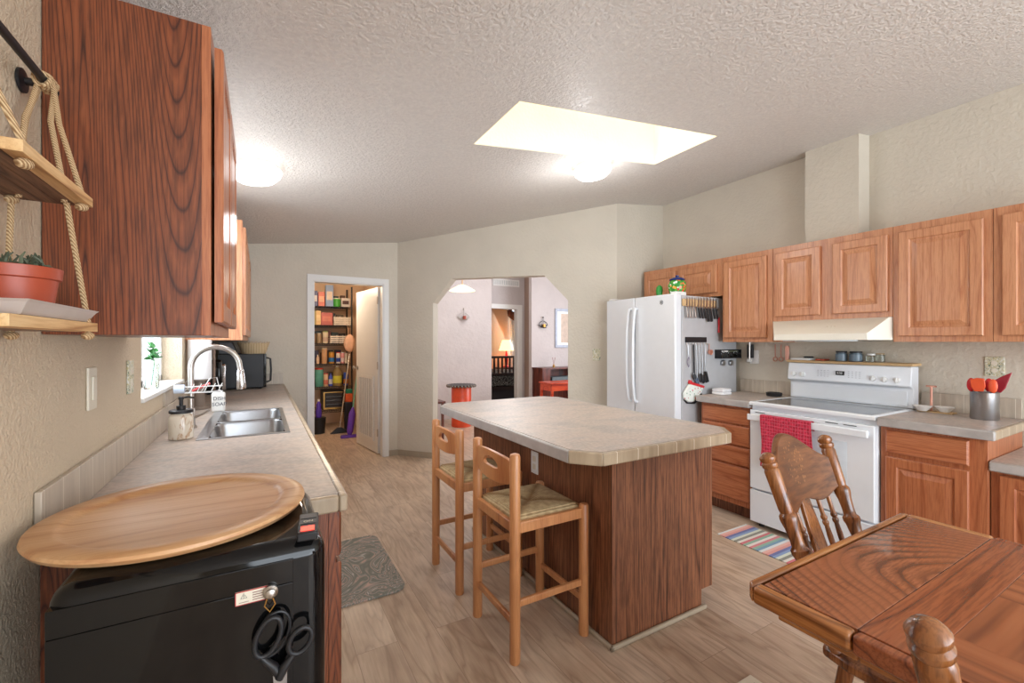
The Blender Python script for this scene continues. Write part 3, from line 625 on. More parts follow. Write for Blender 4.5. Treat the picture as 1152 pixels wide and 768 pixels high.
# shelf board on the backguard and its things
B().box(3.655, 3.80, 1.178, 1.962, 1.200, 1.218).obj('narrow_shelf', M['cork'], label='narrow light wood shelf lying on top of the stove backguard', cat='shelf', bevel=0.003)
zs = 1.2185
def jar(name, label, x_, y_, z_, r, h, mat, lidm=None, lidh=0.012, group=None, cat='jar'):
    T = thing(name, label, cat, (x_, y_, z_), group=group)
    B().lathe([(r * 0.85, 0), (r, 0.004), (r, h * 0.86), (r * 0.8, h * 0.94), (r * 0.8, h)], (x_, y_, z_), n=20).obj('body', mat, T)
    if lidm: B().lathe([(r * 0.9, h + 0.0003), (r * 0.95, h + lidh * 0.5), (r * 0.9, h + lidh), (0, h + lidh * 1.1)], (x_, y_, z_), n=20).obj('lid', lidm, T)
    return T
jar('canister', 'blue grey enamel canister, left one on the narrow stove shelf', 3.72, 1.607, zs, 0.037, 0.062, M['blue_grey'], M['black_matte'])
jar('canister', 'blue grey enamel canister beside the glass jar on the narrow stove shelf', 3.72, 1.515, zs, 0.040, 0.062, M['blue_grey'], M['black_matte'])
jar('shaker', 'ribbed glass shaker with pale lid on the narrow stove shelf', 3.715, 1.425, zs, 0.026, 0.048, M['glass'], M['ceramic'])
jar('glass_jar', 'small clear glass jar at the right of the jars on the stove shelf', 3.755, 1.385, zs, 0.026, 0.055, M['glass'], M['cork'], 0.006)
B().box(3.67, 3.77, 1.80, 1.94, zs, zs + 0.016).obj('white_tray', M['plate_white'], label='flat white tray at the left end of the narrow stove shelf', cat='tray', bevel=0.004)
b = B().lathe([(0.03, 0), (0.036, 0.008), (0.03, 0.012), (0, 0.012)], (3.74, 1.84, zs + 0.0165), n=20)
b.obj('saucer', M['black_matte'], label='small black saucer on the white tray above the stove', cat='dish')
B().box(3.70, 3.78, 1.71, 1.775, zs, zs + 0.012).obj('wooden_scraper', M['orange_wood'], label='little brown wooden piece on the stove shelf left of the canisters', cat='utensil', bevel=0.003)
# counter items right of stove
T = thing('utensil_crock', 'shiny stainless utensil crock full of red utensils', 'utensil holder', (3.62, 0.845, 0.9155))
cx_, cy_ = 3.62, 0.845
B().lathe([(0.058, 0), (0.06, 0.003), (0.06, 0.15), (0.061, 0.155), (0.057, 0.155), (0.057, 0.02), (0, 0.02)], (cx_, cy_, 0.9155), n=40).obj('crock', M['steel'], T)
def utensil(label, dx, dy, lean, mat, kind, h=0.10):
    z0 = 0.94; base = Vector((cx_ + dx * 0.4, cy_ + dy * 0.4, z0)); topz = 1.075
    tp = Vector((cx_ + dx, cy_ + dy, topz)); d = (tp - base).normalized()
    T = thing('spatula' if kind != 'spoon' else 'serving_spoon', label, 'utensil', tuple(base))
    B().rod(base, tp, 0.005, 8).obj('handle', M['steel'], T)
    if kind == 'spoon': q = B().ball(tp + d * 0.036, (0.010, 0.020, 0.040), 14)
    else:
        side = Vector((0, 1, 0)); side = (side - d * side.dot(d)).normalized(); nn_ = d.cross(side) * 0.008; w_ = 0.03
        o_ = tp; q = B().prism([o_ - side * w_ * 0.6, o_ - side * w_ + d * 0.03, o_ - side * w_ * (1.0 if kind == 'flat' else 1.2) + d * (0.075 if kind == 'flat' else 0.125), o_ + d * (0.08 if kind == 'flat' else 0.09), o_ + side * w_ + d * (0.07 if kind == 'flat' else 0.05), o_ + side * w_ + d * 0.03, o_ + side * w_ * 0.6], nn_)
    q.obj('head', mat, T, bevel=0.003)
utensil('small red spatula leaning left in the steel crock', -0.02, 0.042, 0, M['red_silicone'], 'spoon')
utensil('orange flat spatula in front in the steel crock', -0.032, 0.014, 0, M['orange_silicone'], 'flat')
utensil('red silicone spoon standing in the middle of the steel crock', 0.005, -0.014, 0, M['red_silicone'], 'spoon')
utensil('orange silicone spoon low at the right of the steel crock', -0.03, -0.036, 0, M['orange_silicone'], 'spoon')
utensil('dark red tall spatula leaning right in the steel crock', 0.012, -0.045, 0, cm(150, 30, 46), 'slant')
T = thing('bowl_stand', 'wooden T-shaped stand holding two white bowls by the backsplash', 'stand', (3.70, 1.10, 0.9155))
b = B().rod((3.70, 1.10, 0.918), (3.70, 1.10, 1.075), 0.007, 10); b.rod((3.70, 1.075, 1.078), (3.70, 1.125, 1.078), 0.006, 10); b.obj('post', M['copper'], T)
B().box(3.66, 3.74, 0.99, 1.16, 0.9157, 0.923).obj('base', M['cork'], T, bevel=0.002)
for y_, lb in ((1.128, 'white bowl on the left side of the T-shaped stand'), (1.035, 'white bowl on the right side of the T-shaped stand')):
    B().lathe([(0.0, 0.002), (0.022, 0), (0.050, 0.032), (0.047, 0.032), (0.020, 0.005), (0, 0.005)], (3.65 if y_ > 1.1 else 3.69, y_, 0.9235), n=28).obj('bowl', M['ceramic'], label=lb, cat='bowl')
# counter left of stove
B().lathe([(0, 0.006), (0.03, 0), (0.055, 0.004), (0.06, 0.03), (0.052, 0.032), (0.046, 0.012), (0, 0.010)], (3.655, 2.06, 0.9155), n=32).obj('black_dish', M['black_matte'], label='low black oval dish on the counter left of the stove', cat='dish')
b = B().box(3.34, 3.46, 2.30, 2.41, 0.9157, 0.94); b.box(3.342, 3.458, 2.302, 2.408, 0.9405, 0.966)
b.obj('folded_cloth', M['paper'], label='folded white cloth on the counter beside the fridge', cat='cloth', bevel=0.009, seg=3)

# fridge
T = thing('refrigerator', 'tall white french-door refrigerator with grey side', 'refrigerator', (3.38, 2.88, 0))
FY0, FY1, FZ = 2.462, 3.29, 1.762
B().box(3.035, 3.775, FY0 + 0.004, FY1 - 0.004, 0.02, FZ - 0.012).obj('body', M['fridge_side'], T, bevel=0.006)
for y0, y1 in ((FY0, 2.913), (2.921, FY1)):
    B().box(2.952, 3.030, y0, y1, 0.66, FZ).obj('door', M['white'], T, bevel=0.012, seg=3)
fz = B().box(2.952, 3.030, FY0, FY1, 0.05, 0.65).obj('freezer_drawer', M['white'], T, bevel=0.012, seg=3)
B().tube([(2.952, 2.55, 0.57), (2.925, 2.56, 0.575), (2.91, 2.62, 0.578), (2.908, 2.88, 0.578), (2.91, 3.13, 0.578), (2.925, 3.19, 0.575), (2.952, 3.2, 0.57)], 0.011, 10).obj('handle', M['white'], fz)
for y_ in (2.882, 2.958):
    pts = [(2.953, y_, 1.66), (2.925, y_, 1.655), (2.912, y_, 1.60)] + [(2.905 - 0.012 * math.sin(PI * k / 6), y_, 1.58 - 0.12 * k) for k in range(1, 6)] + [(2.912, y_, 0.86), (2.925, y_, 0.83), (2.953, y_, 0.82)]
    B().tube(pts, 0.013, 10).obj('handle', M['white'], T)
p_ = on_x(744, 340, 2.95)
em = B().lathe([(0.019, 0), (0.018, 0.003), (0, 0.003)], (2.9515, p_.y, p_.z), (-1, 0, 0), 28).obj('emblem', cm(120, 122, 128, 0.3), T, label='round grey emblem')
B().tube([(2.948, p_.y + 0.012 * math.cos(a * PI / 8), p_.z + 0.012 * math.sin(a * PI / 8)) for a in range(16)], 0.0012, 6, closed=True).obj('emblem_ring', M['plate_white'], em)
for y0, y1 in ((FY0 + 0.01, FY0 + 0.07), (FY1 - 0.07, FY1 - 0.01)):
    B().box(2.975, 3.10, y0, y1, FZ - 0.0115, FZ + 0.018).obj('hinge_cover', M['plate_white'], T, bevel=0.004)
for x_ in (3.1, 3.7):
    for y_ in (2.52, 3.22): B().lathe([(0.02, 0), (0.02, 0.022)], (x_, y_, 0.0), n=12).obj('foot', M['dark_slot'], T)
# painted ginger jar on the fridge
p_ = Vector((3.0 + 0.16, 2.60, FZ)); z0 = FZ - 0.011
T = thing('ginger_jar', 'colourful hand painted jar with blue lid on top of the fridge', 'jar', (3.20, 2.62, z0))
c_ = (3.14, 2.60, z0)
B().lathe([(0.050, 0), (0.055, 0.004), (0.070, 0.06), (0.076, 0.100), (0.070, 0.127), (0.052, 0.142)], c_, n=32).obj('body', M['talavera'], T)
B().lathe([(0.062, 0.1425), (0.066, 0.152), (0.04, 0.168), (0.014, 0.174), (0.017, 0.186), (0, 0.192)], c_, n=32).obj('lid', cm(32, 44, 110, 0.2), T)
B().lathe([(0.024, 0), (0.030, 0.07), (0.026, 0.10), (0.012, 0.115), (0, 0.118)], (3.10, 2.76, z0), n=16).obj('small_vase', cm(50, 150, 60, 0.2), label='small green glazed pot with blue top left of the painted jar', cat='pot')

# ---- things on the fridge side (plane Y = FY0)
YF = FY0 + 0.0035
def fs(u, v): return on_y(u, v, YF)
a = fs(767, 334); c_ = fs(804, 352)
rk0, rk1 = a.x, c_.x; rz0, rz1 = 1.565, 1.625
rz1 = fs(768, 336).z; rz0 = fs(768, 344).z
T = thing('knife_rack', 'light wood magnetic knife rack on the grey fridge side', 'knife rack', ((rk0 + rk1) / 2, YF - 0.01, rz0))
B().box(rk0, rk1, YF - 0.022, YF - 0.0005, rz0, rz1).obj('wood_bar', M['cork'], T, bevel=0.003)
kn = [(770, 0), (773, 0), (776, 0), (779, 0), (783, 1), (786, 1), (789, 1), (792.5, 2), (796, 2), (799.5, 1), (802.5, 1)]
ordn = ['first', 'second', 'third', 'fourth']
for i, (u, kd) in enumerate(kn):
    x_ = fs(u, 340).x; y_ = YF - 0.0225
    if kd == 0: lb = 'thin steel-handled knife, %s from the left on the fridge knife rack' % ordn[i]
    else: lb = ['slim black-handled knife next to the steel-handled ones on the rack', 'black-handled knife, second of the black ones from the left on the rack', 'black-handled knife just left of the biggest black knife on the rack', 'biggest black-handled knife in the middle of the rack', 'long black-handled knife right of the biggest one on the rack', 'black-handled knife second from the right end of the rack', 'black-handled knife at the right end of the rack'][i - 4]
    T = thing('kitchen_knife', lb, 'knife', (x_, y_, rz0))
    hl = (0.085, 0.085, 0.11)[kd]; w_ = (0.008, 0.010, 0.013)[kd]
    B().prism([(x_ - w_, y_, rz0 - 0.012), (x_ + w_, y_, rz0 - 0.012), (x_ + w_, y_, rz1 + 0.004), (x_ - w_ * 0.4, y_, rz1 + 0.016 + 0.006 * kd)], (0, -0.002, 0)).obj('blade', M['steel'], T)
    dx = 0.006 + 0.016 * (kd > 0)
    B().prism([(x_ - w_ * 0.9, y_ + 0.004, rz0 - 0.0125), (x_ + w_ * 0.9, y_ + 0.004, rz0 - 0.0125), (x_ + w_ * 1.1 + dx, y_ + 0.004, rz0 - 0.012 - hl), (x_ - w_ * 0.7 + dx, y_ + 0.004, rz0 - 0.016 - hl)], (0, -0.012, 0)).obj('handle', M['nickel'] if kd == 0 else M['black_matte'], T, bevel=0.003)
# red handled scissors + magnet
p_ = fs(807, 348)
B().lathe([(0.014, 0), (0.013, 0.006), (0, 0.007)], (p_.x, YF - 0.0005, p_.z), (0, -1, 0), 20).obj('magnet', M['nickel'], label='round grey magnet on the fridge side above the red opener', cat='magnet')
p0 = fs(807.5, 357); p1 = fs(807.5, 374)
B().tube([p0 + Vector((0, -0.01, 0)), p0.lerp(p1, 0.3) + Vector((0, -0.011, 0)), p0.lerp(p1, 0.7) + Vector((0, -0.011, 0)), p1 + Vector((0, -0.01, 0))], [0.008, 0.0098, 0.008, 0.0098], 10).obj('can_opener', M['red_silicone'], label='bright red handled tool stuck on the fridge side', cat='tool')
# black hook rail
a = fs(770.5, 378.5); c_ = fs(794.5, 385); zr0 = fs(782, 385).z; zr1 = fs(782, 379).z
T = thing('hook_rail', 'black rail with a row of hooks on the fridge side', 'hook rail', (a.x, YF, zr0))
B().box(a.x, c_.x, YF - 0.006, YF - 0.0005, zr0, zr1).obj('rail', M['black_matte'], T, bevel=0.002)
hx = []
for k in range(8):
    x_ = a.x + 0.012 + k * (c_.x - a.x - 0.024) / 7; hx.append(x_)
    B().tube([(x_, YF - 0.004, zr0 + 0.002), (x_, YF - 0.008, zr0 - 0.012), (x_, YF - 0.016, zr0 - 0.018), (x_, YF - 0.022, zr0 - 0.010)], 0.0022, 6).obj('hook', M['nickel'], T)
def hang(label, name, k, L, head, hm, mat=M['steel'], hr=0.004):
    x_ = hx[k]; y_ = YF - 0.016; z0 = zr0 - 0.018
    T = thing(name, label, 'utensil', (x_, y_, z0))
    B().rod((x_, y_ - 0.003, z0), (x_ + 0.01, y_ - 0.003, z0 - L), hr, 8).obj('handle', mat, T)
    b = B(); c_ = Vector((x_ + 0.012, y_ - 0.003, z0 - L))
    if head == 'spat': b.prism([c_ + Vector((-0.015, 0, 0.0)), c_ + Vector((0.015, 0, 0)), c_ + Vector((0.045, 0, -0.09)), c_ + Vector((0.0, 0, -0.10))], (0, -0.004, 0))
    elif head == 'ladle': b.ball(c_ + Vector((0.01, 0, -0.035)), (0.026, 0.008, 0.04), 16)
    elif head == 'fork':
        for q in range(6): b.ball(c_ + Vector((-0.02 + 0.008 * q, 0, -0.02 - 0.012 * (q % 3))), (0.005, 0.006, 0.024), 8)
    elif head == 'whisk':
        for q in range(5): b.tube([c_ + Vector((0.018 * math.cos(q * PI / 5) * math.sin(PI * s_ / 8), 0.010 * math.sin(q * PI / 5) * math.sin(PI * s_ / 8) , -0.09 * s_ / 8)) for s_ in range(9)], 0.0012, 5)
    b.obj('head', hm, T, bevel=0.0)
hang('silver whisk with purple wires, leftmost on the hook rail', 'whisk', 0, 0.10, 'whisk', cm(110, 90, 120))
hang('black slotted pasta spoon on the hook rail beside the whisk', 'pasta_spoon', 2, 0.24, 'fork', M['black_matte'], M['black_matte'], 0.007)
hang('steel rod ladle with blue grey head on the hook rail', 'ladle', 3, 0.28, 'fork', cm(80, 96, 120))
hang('steel rod black spoon in the middle of the hook rail', 'serving_spoon', 4, 0.25, 'ladle', M['black_matte'])
hang('steel rod black ladle left of the wide spatula on the hook rail', 'ladle', 5, 0.26, 'ladle', M['black_matte'])
hang('steel rod wide black spatula on the hook rail', 'spatula', 6, 0.23, 'spat', M['black_matte'])
T = thing('measuring_cups', 'small copper measuring cups hanging at the right of the hook rail', 'measuring cups', (hx[7] + 0.03, YF, zr0 - 0.1))
p_ = fs(796.5, 396)
B().rod((p_.x, YF - 0.012, p_.z + 0.075), (p_.x, YF - 0.012, p_.z + 0.01), 0.003, 8).obj('handle', M['copper'], T)
B().lathe([(0.012, 0.022), (0.022, 0.0), (0.024, 0.0), (0.016, 0.026), (0, 0.026)], (p_.x + 0.004, YF - 0.03, p_.z), (0, 1, 0.1), 20).obj('cup', M['copper'], T)
# oven mitt
T = thing('oven_mitt', 'white oven mitt with chilli print and red cuff hanging on the fridge side', 'oven mitt', tuple(fs(778, 452)))
mo = [(774, 431), (789, 435.5), (787, 441), (782, 447.5), (778, 451.5), (772, 451.5), (767.5, 448), (767, 442), (770, 437)]
B().prism([fs(u, v) + Vector((0, -0.002, 0)) for u, v in mo], (0, -0.022, 0)).obj('mitt', M['mitt'], T, bevel=0.008, seg=3)
mo = [(773.5, 430.2), (774.5, 427), (776.5, 429.5), (789.8, 433.6), (789.2, 436.2), (773.8, 431.8)]
B().prism([fs(u, v) + Vector((0, -0.0005, 0)) for u, v in mo], (0, -0.027, 0)).obj('cuff', M['red_silicone'], T, bevel=0.003)
mo = [(768, 449.2), (772, 452.4), (778, 452.6), (783, 449), (787.5, 442), (788, 444), (784, 450.4), (779, 454), (771.5, 453.6)]
B().prism([fs(u, v) + Vector((0, -0.0005, 0)) for u, v in mo], (0, -0.02, 0)).obj('palm_lining', M['black_matte'], T, bevel=0.003)
# spice rack
a = fs(804, 392); c_ = fs(826.5, 402.5); rr = fs(815, 402.5).z; rt = fs(815, 393).z
T = thing('spice_rack', 'small black wire rack of jars stuck on the fridge side', 'rack', (a.x, YF, rr))
b = B(); yq = YF - 0.065
for z_ in (rr, (rr + rt) / 2): b.box(a.x, c_.x, yq, yq + 0.003, z_, z_ + 0.008)
b.box(a.x, a.x + 0.004, yq, YF - 0.0005, rr, rt); b.box(c_.x - 0.004, c_.x, yq, YF - 0.0005, rr, rt); b.box(a.x, c_.x, yq, YF - 0.0005, rr - 0.002, rr); b.box(a.x, c_.x, YF - 0.003, YF - 0.0005, rr, rt)
b.obj('frame', M['black_matte'], T)
for k, (lb, m_) in enumerate([('leftmost spice jar with white lid in the black fridge rack', 'ceramic'), ('second spice jar with white lid in the black fridge rack', 'ceramic'), ('third spice jar with olive lid in the black fridge rack', 'succulent'), ('rightmost spice jar with olive lid in the black fridge rack', 'succulent')]):
    x_ = a.x + 0.035 + k * (c_.x - a.x - 0.07) / 3
    jar('spice_jar', lb, x_, YF - 0.033, rr + 0.0005, 0.021, 0.055, M['glass'], M[m_])
for k, (u, lb) in enumerate([(812, 'left round steel tin under the black fridge rack'), (821, 'right round steel tin under the black fridge rack')]):
    p_ = fs(u, 408)
    B().lathe([(0.026, 0), (0.026, 0.02), (0.022, 0.024), (0, 0.024)], (p_.x, YF - 0.0008, p_.z), (0, -1, 0), 24).obj('magnetic_tin', M['steel'], label=lb, cat='tin')

# right wall things
T = thing('wall_outlet', 'white wall outlet with a black plug left of the stove', 'outlet', tuple(on_x(848, 402, XR - 0.01)))
p_ = on_x(849, 400, XR)
B().box(XR - 0.008, XR - 0.0005, p_.y - 0.04, p_.y + 0.04, p_.z - 0.07, p_.z + 0.05).obj('plate', M['plate_white'], T, bevel=0.003)
B().box(XR - 0.035, XR - 0.0085, p_.y + 0.0, p_.y + 0.05, p_.z - 0.02, p_.z + 0.10).obj('plug', M['black_matte'], T, bevel=0.004)
B().rod((XR - 0.045, p_.y + 0.02, p_.z - 0.03), (XR - 0.045, p_.y + 0.02, 1.358), 0.009, 12).obj('silver_tube', M['nickel'], T)
B().box(XR - 0.055, XR - 0.033, p_.y + 0.0, p_.y + 0.04, p_.z - 0.055, p_.z - 0.0295).obj('socket_body', M['plate_white'], T, bevel=0.004)
for u, lb, k in ((871.5, 'rose copper measuring spoon hanging left of the stove, leftmost of three', 0), (878, 'rose copper measuring spoon in the middle of the hanging three', 1), (885, 'rose copper pierced spoon, rightmost of the hanging three by the stove', 2)):
    p0 = on_x(u, 389, XR - 0.02); T = thing('measuring_spoon', lb, 'spoon', tuple(p0))
    B().rod((XR - 0.003, p0.y, p0.z + 0.012), (XR - 0.02, p0.y, p0.z + 0.012), 0.002, 6).obj('hook', M['nickel'], T)
    if k < 2:
        B().rod((XR - 0.012, p0.y, p0.z + 0.014), (XR - 0.012, p0.y, p0.z - 0.095), 0.004, 8).obj('handle', M['copper'], T)
        B().tube([(XR - 0.012, p0.y + 0.017 * math.cos(a * PI / 8), p0.z - 0.112 + 0.017 * math.sin(a * PI / 8)) for a in range(16)], 0.004, 6, closed=True).obj('bowl', M['copper'], T)
    else:
        B().box(XR - 0.016, XR - 0.010, p0.y - 0.016, p0.y + 0.016, p0.z - 0.12, p0.z + 0.0).obj('bowl', M['copper'], T, bevel=0.005)
T = thing('wall_outlet', 'pattern-plated outlet on the right wall behind the steel crock', 'outlet', tuple(on_x(1119, 414, XR - 0.01)))
p_ = on_x(1119, 412, XR)
B().box(XR - 0.007, XR - 0.0005, p_.y - 0.042, p_.y + 0.042, p_.z - 0.06, p_.z + 0.058).obj('plate', M['pattern_plate'], T, bevel=0.003)
b = B()
for dz in (-0.025, 0.02): b.lathe([(0.014, 0), (0.013, 0.003), (0, 0.003)], (XR - 0.0072, p_.y, p_.z + dz), (-1, 0, 0), 16)
b.obj('socket', M['plate_cream'], T)

# ================================================================== ISLAND
IX0, IX1, IY0, IY1 = 1.086, 2.10, 1.335, 3.02
PX0, PX1, PY0, PY1 = 1.349, 2.038, 1.467, 2.92
T = thing('kitchen_island', 'large dark wood kitchen island with clipped-corner stone look top', 'island', ((PX0 + PX1) / 2, (PY0 + PY1) / 2, 0))
b = B().prism([(PX0, PY0, 0.001), (1.954, PY0, 0.001), (1.954, PY0, 0.096), (PX1, PY0, 0.096), (PX1, PY0, 0.868), (PX0, PY0, 0.868)], (0, PY1 - PY0, 0))
b.obj('body', M['oak_dark'], T, bevel=0.001)
for a, c_ in ((1.50, 1.95), (1.98, 2.43), (2.46, 2.89)): door(T, PX1 + 0.0006, 1, a, c_, 0.12, 0.84, M['oak_low'])
def oct_(x0, x1, y0, y1, c_): return [(x0 + c_, y0), (x1 - c_, y0), (x1, y0 + c_ * 1.1), (x1, y1 - c_ * 1.1), (x1 - c_, y1), (x0 + c_, y1), (x0, y1 - c_ * 1.1), (x0, y0 + c_ * 1.1)]
inner = oct_(IX0 + 0.022, IX1 - 0.022, IY0 + 0.022, IY1 - 0.022, 0.088)
B().prism([(x_, y_, 0.869) for x_, y_ in inner], (0, 0, 0.046)).obj('top_slab', M['counter'], T)
outer = oct_(IX0, IX1, IY0, IY1, 0.095)
for i in range(8):
    j = (i + 1) % 8; g_ = 0.0004
    q = [Vector((outer[i][0], outer[i][1], 0.862)), Vector((outer[j][0], outer[j][1], 0.862)), Vector((inner[j][0], inner[j][1], 0.862)), Vector((inner[i][0], inner[i][1], 0.862))]
    B().prism(q, (0, 0, 0.0525)).obj('edge', M['edge'] if i in (0, 1, 7) else M['edge_long'], T, bevel=0.005)
b = B().box(PX0 - 0.020, PX0 - 0.0005, PY0 - 0.02, PY1, 0.001, 0.022); b.box(PX0 - 0.02, 1.975, PY0 - 0.020, PY0 - 0.0005, 0.001, 0.022)
b.obj('floor_moulding', M['base'], T, bevel=0.007)
p_ = on_x(602, 520, PX0)
pl = B().box(PX0 - 0.006, PX0 - 0.0005, p_.y - 0.035, p_.y + 0.035, p_.z - 0.062, p_.z + 0.062).obj('outlet', M['plate_white'], T, bevel=0.003)
b = B()
for dz in (-0.022, 0.022): b.box(PX0 - 0.008, PX0 - 0.0062, p_.y - 0.015, p_.y + 0.015, p_.z + dz - 0.015, p_.z + dz + 0.015)
b.obj('socket', M['plate_cream'], pl)

# ================================================================== STOOLS
def make_stool(loc, rz, label):
    T = thing('bar_stool', label, 'bar stool', loc, rz, 'beech bar stools at the island')
    r = 0.0235; X = 0.185; Y = 0.185
    for s_ in (-1, 1):
        B().lathe([(r * 0.92, 0), (r, 0.006), (r, 0.872), (r * 0.85, 0.882), (r * 0.4, 0.886), (0, 0.886)], (-X, s_ * Y, 0), n=20).obj('back_post', M['stool'], T, local=True)
        B().lathe([(r * 0.92, 0), (r, 0.006), (r, 0.598), (r * 0.8, 0.607), (0, 0.609)], (X, s_ * Y, 0), n=20).obj('leg', M['stool'], T, local=True)
    for s_ in (-1, 1):
        B().box(-X, X, s_ * Y - 0.011, s_ * Y + 0.011, 0.545, 0.592).obj('seat_rail', M['stool'], T, local=True, bevel=0.004)
        B().box(s_ * X - 0.011, s_ * X + 0.011, -Y, Y, 0.545, 0.592).obj('seat_rail', M['stool'], T, local=True, bevel=0.004)
        B().box(-X, X, s_ * Y - 0.009, s_ * Y + 0.009, 0.232, 0.262).obj('stretcher', M['stool'], T, local=True, bevel=0.004)
        B().box(s_ * X - 0.009, s_ * X + 0.009, -Y, Y, 0.150, 0.180).obj('stretcher', M['stool'], T, local=True, bevel=0.004)
    # rush seat: four woven triangles dipping to the middle
    def seat(i, j):
        x_ = -0.172 + 0.344 * i; y_ = -0.172 + 0.344 * j; m_ = max(abs(x_), abs(y_)) / 0.172; dg = abs(abs(x_) - abs(y_)) / 0.172
        return (x_, y_, 0.609 + 0.012 * math.sin(PI * min(1, m_) ** 1.0) - 0.014 * (1 - m_) + 0.010 * dg * m_ * (1 - m_) * 3 - (0.012 if m_ > 0.99 else 0))
    B().grid(seat, 24, 24, (0, 0, -0.028)).obj('rush_seat', M['rush'], T, local=True)
    # crest board with hand slot, bowed backwards
    N = 36; out_ = []; inn = []
    for k in range(N):
        a = 2 * PI * k / N; cx, sy = math.cos(a), math.sin(a)
        q = max(abs(cx), abs(sy)); ex, ez = cx / q, sy / q
        y_ = ex * 0.168; z_ = 0.797 + (ez * (0.052 + (0.016 * (1 - ex * ex))) if ez > 0 else ez * (0.050 + 0.014 * (1 - ex * ex)))
        out_.append(Vector((-X - 0.009 - 0.018 * (1 - (y_ / 0.168) ** 2), y_, z_)))
        y2 = 0.070 * cx; z2 = 0.815 + 0.022 * sy - 0.012 * (cx * cx)
        inn.append(Vector((-X - 0.009 - 0.018 * (1 - (y2 / 0.168) ** 2), y2, z2)))
    B().holed(out_, inn, (0.018, 0, 0)).obj('crest_rail', M['stool'], T, local=True, bevel=0.003)
    return T
s1 = make_stool((1.120, 1.795, 0), 0, 'nearer light wood rush-seat bar stool, in front at the island')
copy_tree(s1, (1.118, 2.388, 0), 0, 'farther light wood rush-seat bar stool, behind the nearer one')

# ================================================================== LEFT COUNTER RUN
LX = 0.190
T = thing('base_cabinet', 'long dark red wood base cabinet run under the sink counter', 'cabinet', (-0.12, 3.3, 0))
b = B(); b.box(XL + 0.003, LX - 0.02, 1.372, 2.40, 0.10, 0.868); b.box(XL + 0.003, LX - 0.02, 2.4, 3.35, 0.10, 0.72); b.box(XL + 0.003, LX - 0.02, 3.35, YP - 0.003, 0.10, 0.868); b.obj('carcass', M['oak_side'], T)
B().box(LX - 0.0195, LX, 1.372, YP - 0.003, 0.10, 0.868).obj('face_frame', M['oak_side'], T, bevel=0.001)
B().box(XL + 0.003, LX - 0.07, 1.38, YP - 0.003, 0.001, 0.0995).obj('toe_kick', M['oak_dark'], T)
yy = 1.40
while yy < 5.1:
    B().rings((LX + 0.0006, yy, 0.72), (0, 1, 0), (0, 0, 1), (1, 0, 0), 0.43, 0.13, RD).obj('drawer', M['oak_side'], T, flat=True)
    door(T, LX + 0.0006, 1, yy, yy + 0.43, 0.13, 0.70, M['oak_side']); yy += 0.472
SKX0, SKX1, SKY0, SKY1 = -0.255, 0.125, 2.412, 3.340
T = counter('countertop', 'long stone look countertop with the sink along the window wall',
    [(XL + 0.002, 0.196, 1.372, SKY0 + 0.01), (XL + 0.002, 0.196, SKY1 - 0.01, YP - 0.003), (XL + 0.002, SKX0 + 0.01, SKY0 + 0.01, SKY1 - 0.01), (SKX1 - 0.01, 0.196, SKY0 + 0.01, SKY1 - 0.01)],
    [(0.1965, 0.220, 1.350, YP - 0.003, 'edge'), (XL + 0.002, 0.196, 1.350, 1.3715, 'edge')],
    [(XL + 0.001, XL + 0.014, 1.345, YP - 0.003, 0.115), (XL + 0.015, 0.205, YP - 0.016, YP - 0.003, 0.115)])
B().box(XL + 0.0005, XL + 0.010, 2.80, 5.1, 1.032, WZ0 - 0.022).obj('tile_row', M['tile'], T, label='second tile row under the window sill')
# sink
T = thing('sink', 'double bowl stainless steel sink set in the long counter', 'sink', ((SKX0 + SKX1) / 2, (SKY0 + SKY1) / 2, 0.73))
def bowl(y0, y1):
    x0, x1 = SKX0 + 0.045, SKX1 - 0.02; b = B(); prof = [(0, 0.9165), (0.004, 0.905), (0.012, 0.80), (0.03, 0.755), (0.06, 0.745)]; vs = []; fs_ = []; K = 32
    for ins, z_ in prof:
        for k in range(K):
            a = 2 * PI * k / K; c_, s_ = math.cos(a), math.sin(a); e = 0.3
            ux = abs(c_) ** e * (1 if c_ > 0 else -1); uy = abs(s_) ** e * (1 if s_ > 0 else -1)
            vs.append(((x0 + x1) / 2 + ux * ((x1 - x0) / 2 - ins), (y0 + y1) / 2 + uy * ((y1 - y0) / 2 - ins), z_))
    for i in range(len(prof) - 1):
        for k in range(K): fs_.append((i * K + k, i * K + (k + 1) % K, (i + 1) * K + (k + 1) % K, (i + 1) * K + k))
    fs_.append(tuple((len(prof) - 1) * K + k for k in range(K))); b.add(vs, fs_)
    b.lathe([(0.035, 0), (0.03, 0.002), (0.02, 0.001), (0, 0.001)], ((x0 + x1) / 2, (y0 + y1) / 2, 0.7455), n=20)
    return b
ym = (SKY0 + SKY1) / 2 + 0.0
for y0, y1 in ((SKY0 + 0.022, ym - 0.012), (ym + 0.012, SKY1 - 0.022)): bowl(y0, y1).obj('bowl', M['steel'], T)
b = B(); zr = 0.9158
for (x0, x1, y0, y1) in ((SKX0, SKX1, SKY0, SKY0 + 0.024), (SKX0, SKX1, SKY1 - 0.024, SKY1), (SKX0, SKX0 + 0.047, SKY0 + 0.024, SKY1 - 0.024), (SKX1 - 0.022, SKX1, SKY0 + 0.024, SKY1 - 0.024), (SKX0 + 0.047, SKX1 - 0.022, ym - 0.014, ym + 0.014)): b.box(x0, x1, y0, y1, zr, zr + 0.0035)
b.obj('rim', M['steel'], T, bevel=0.0012)
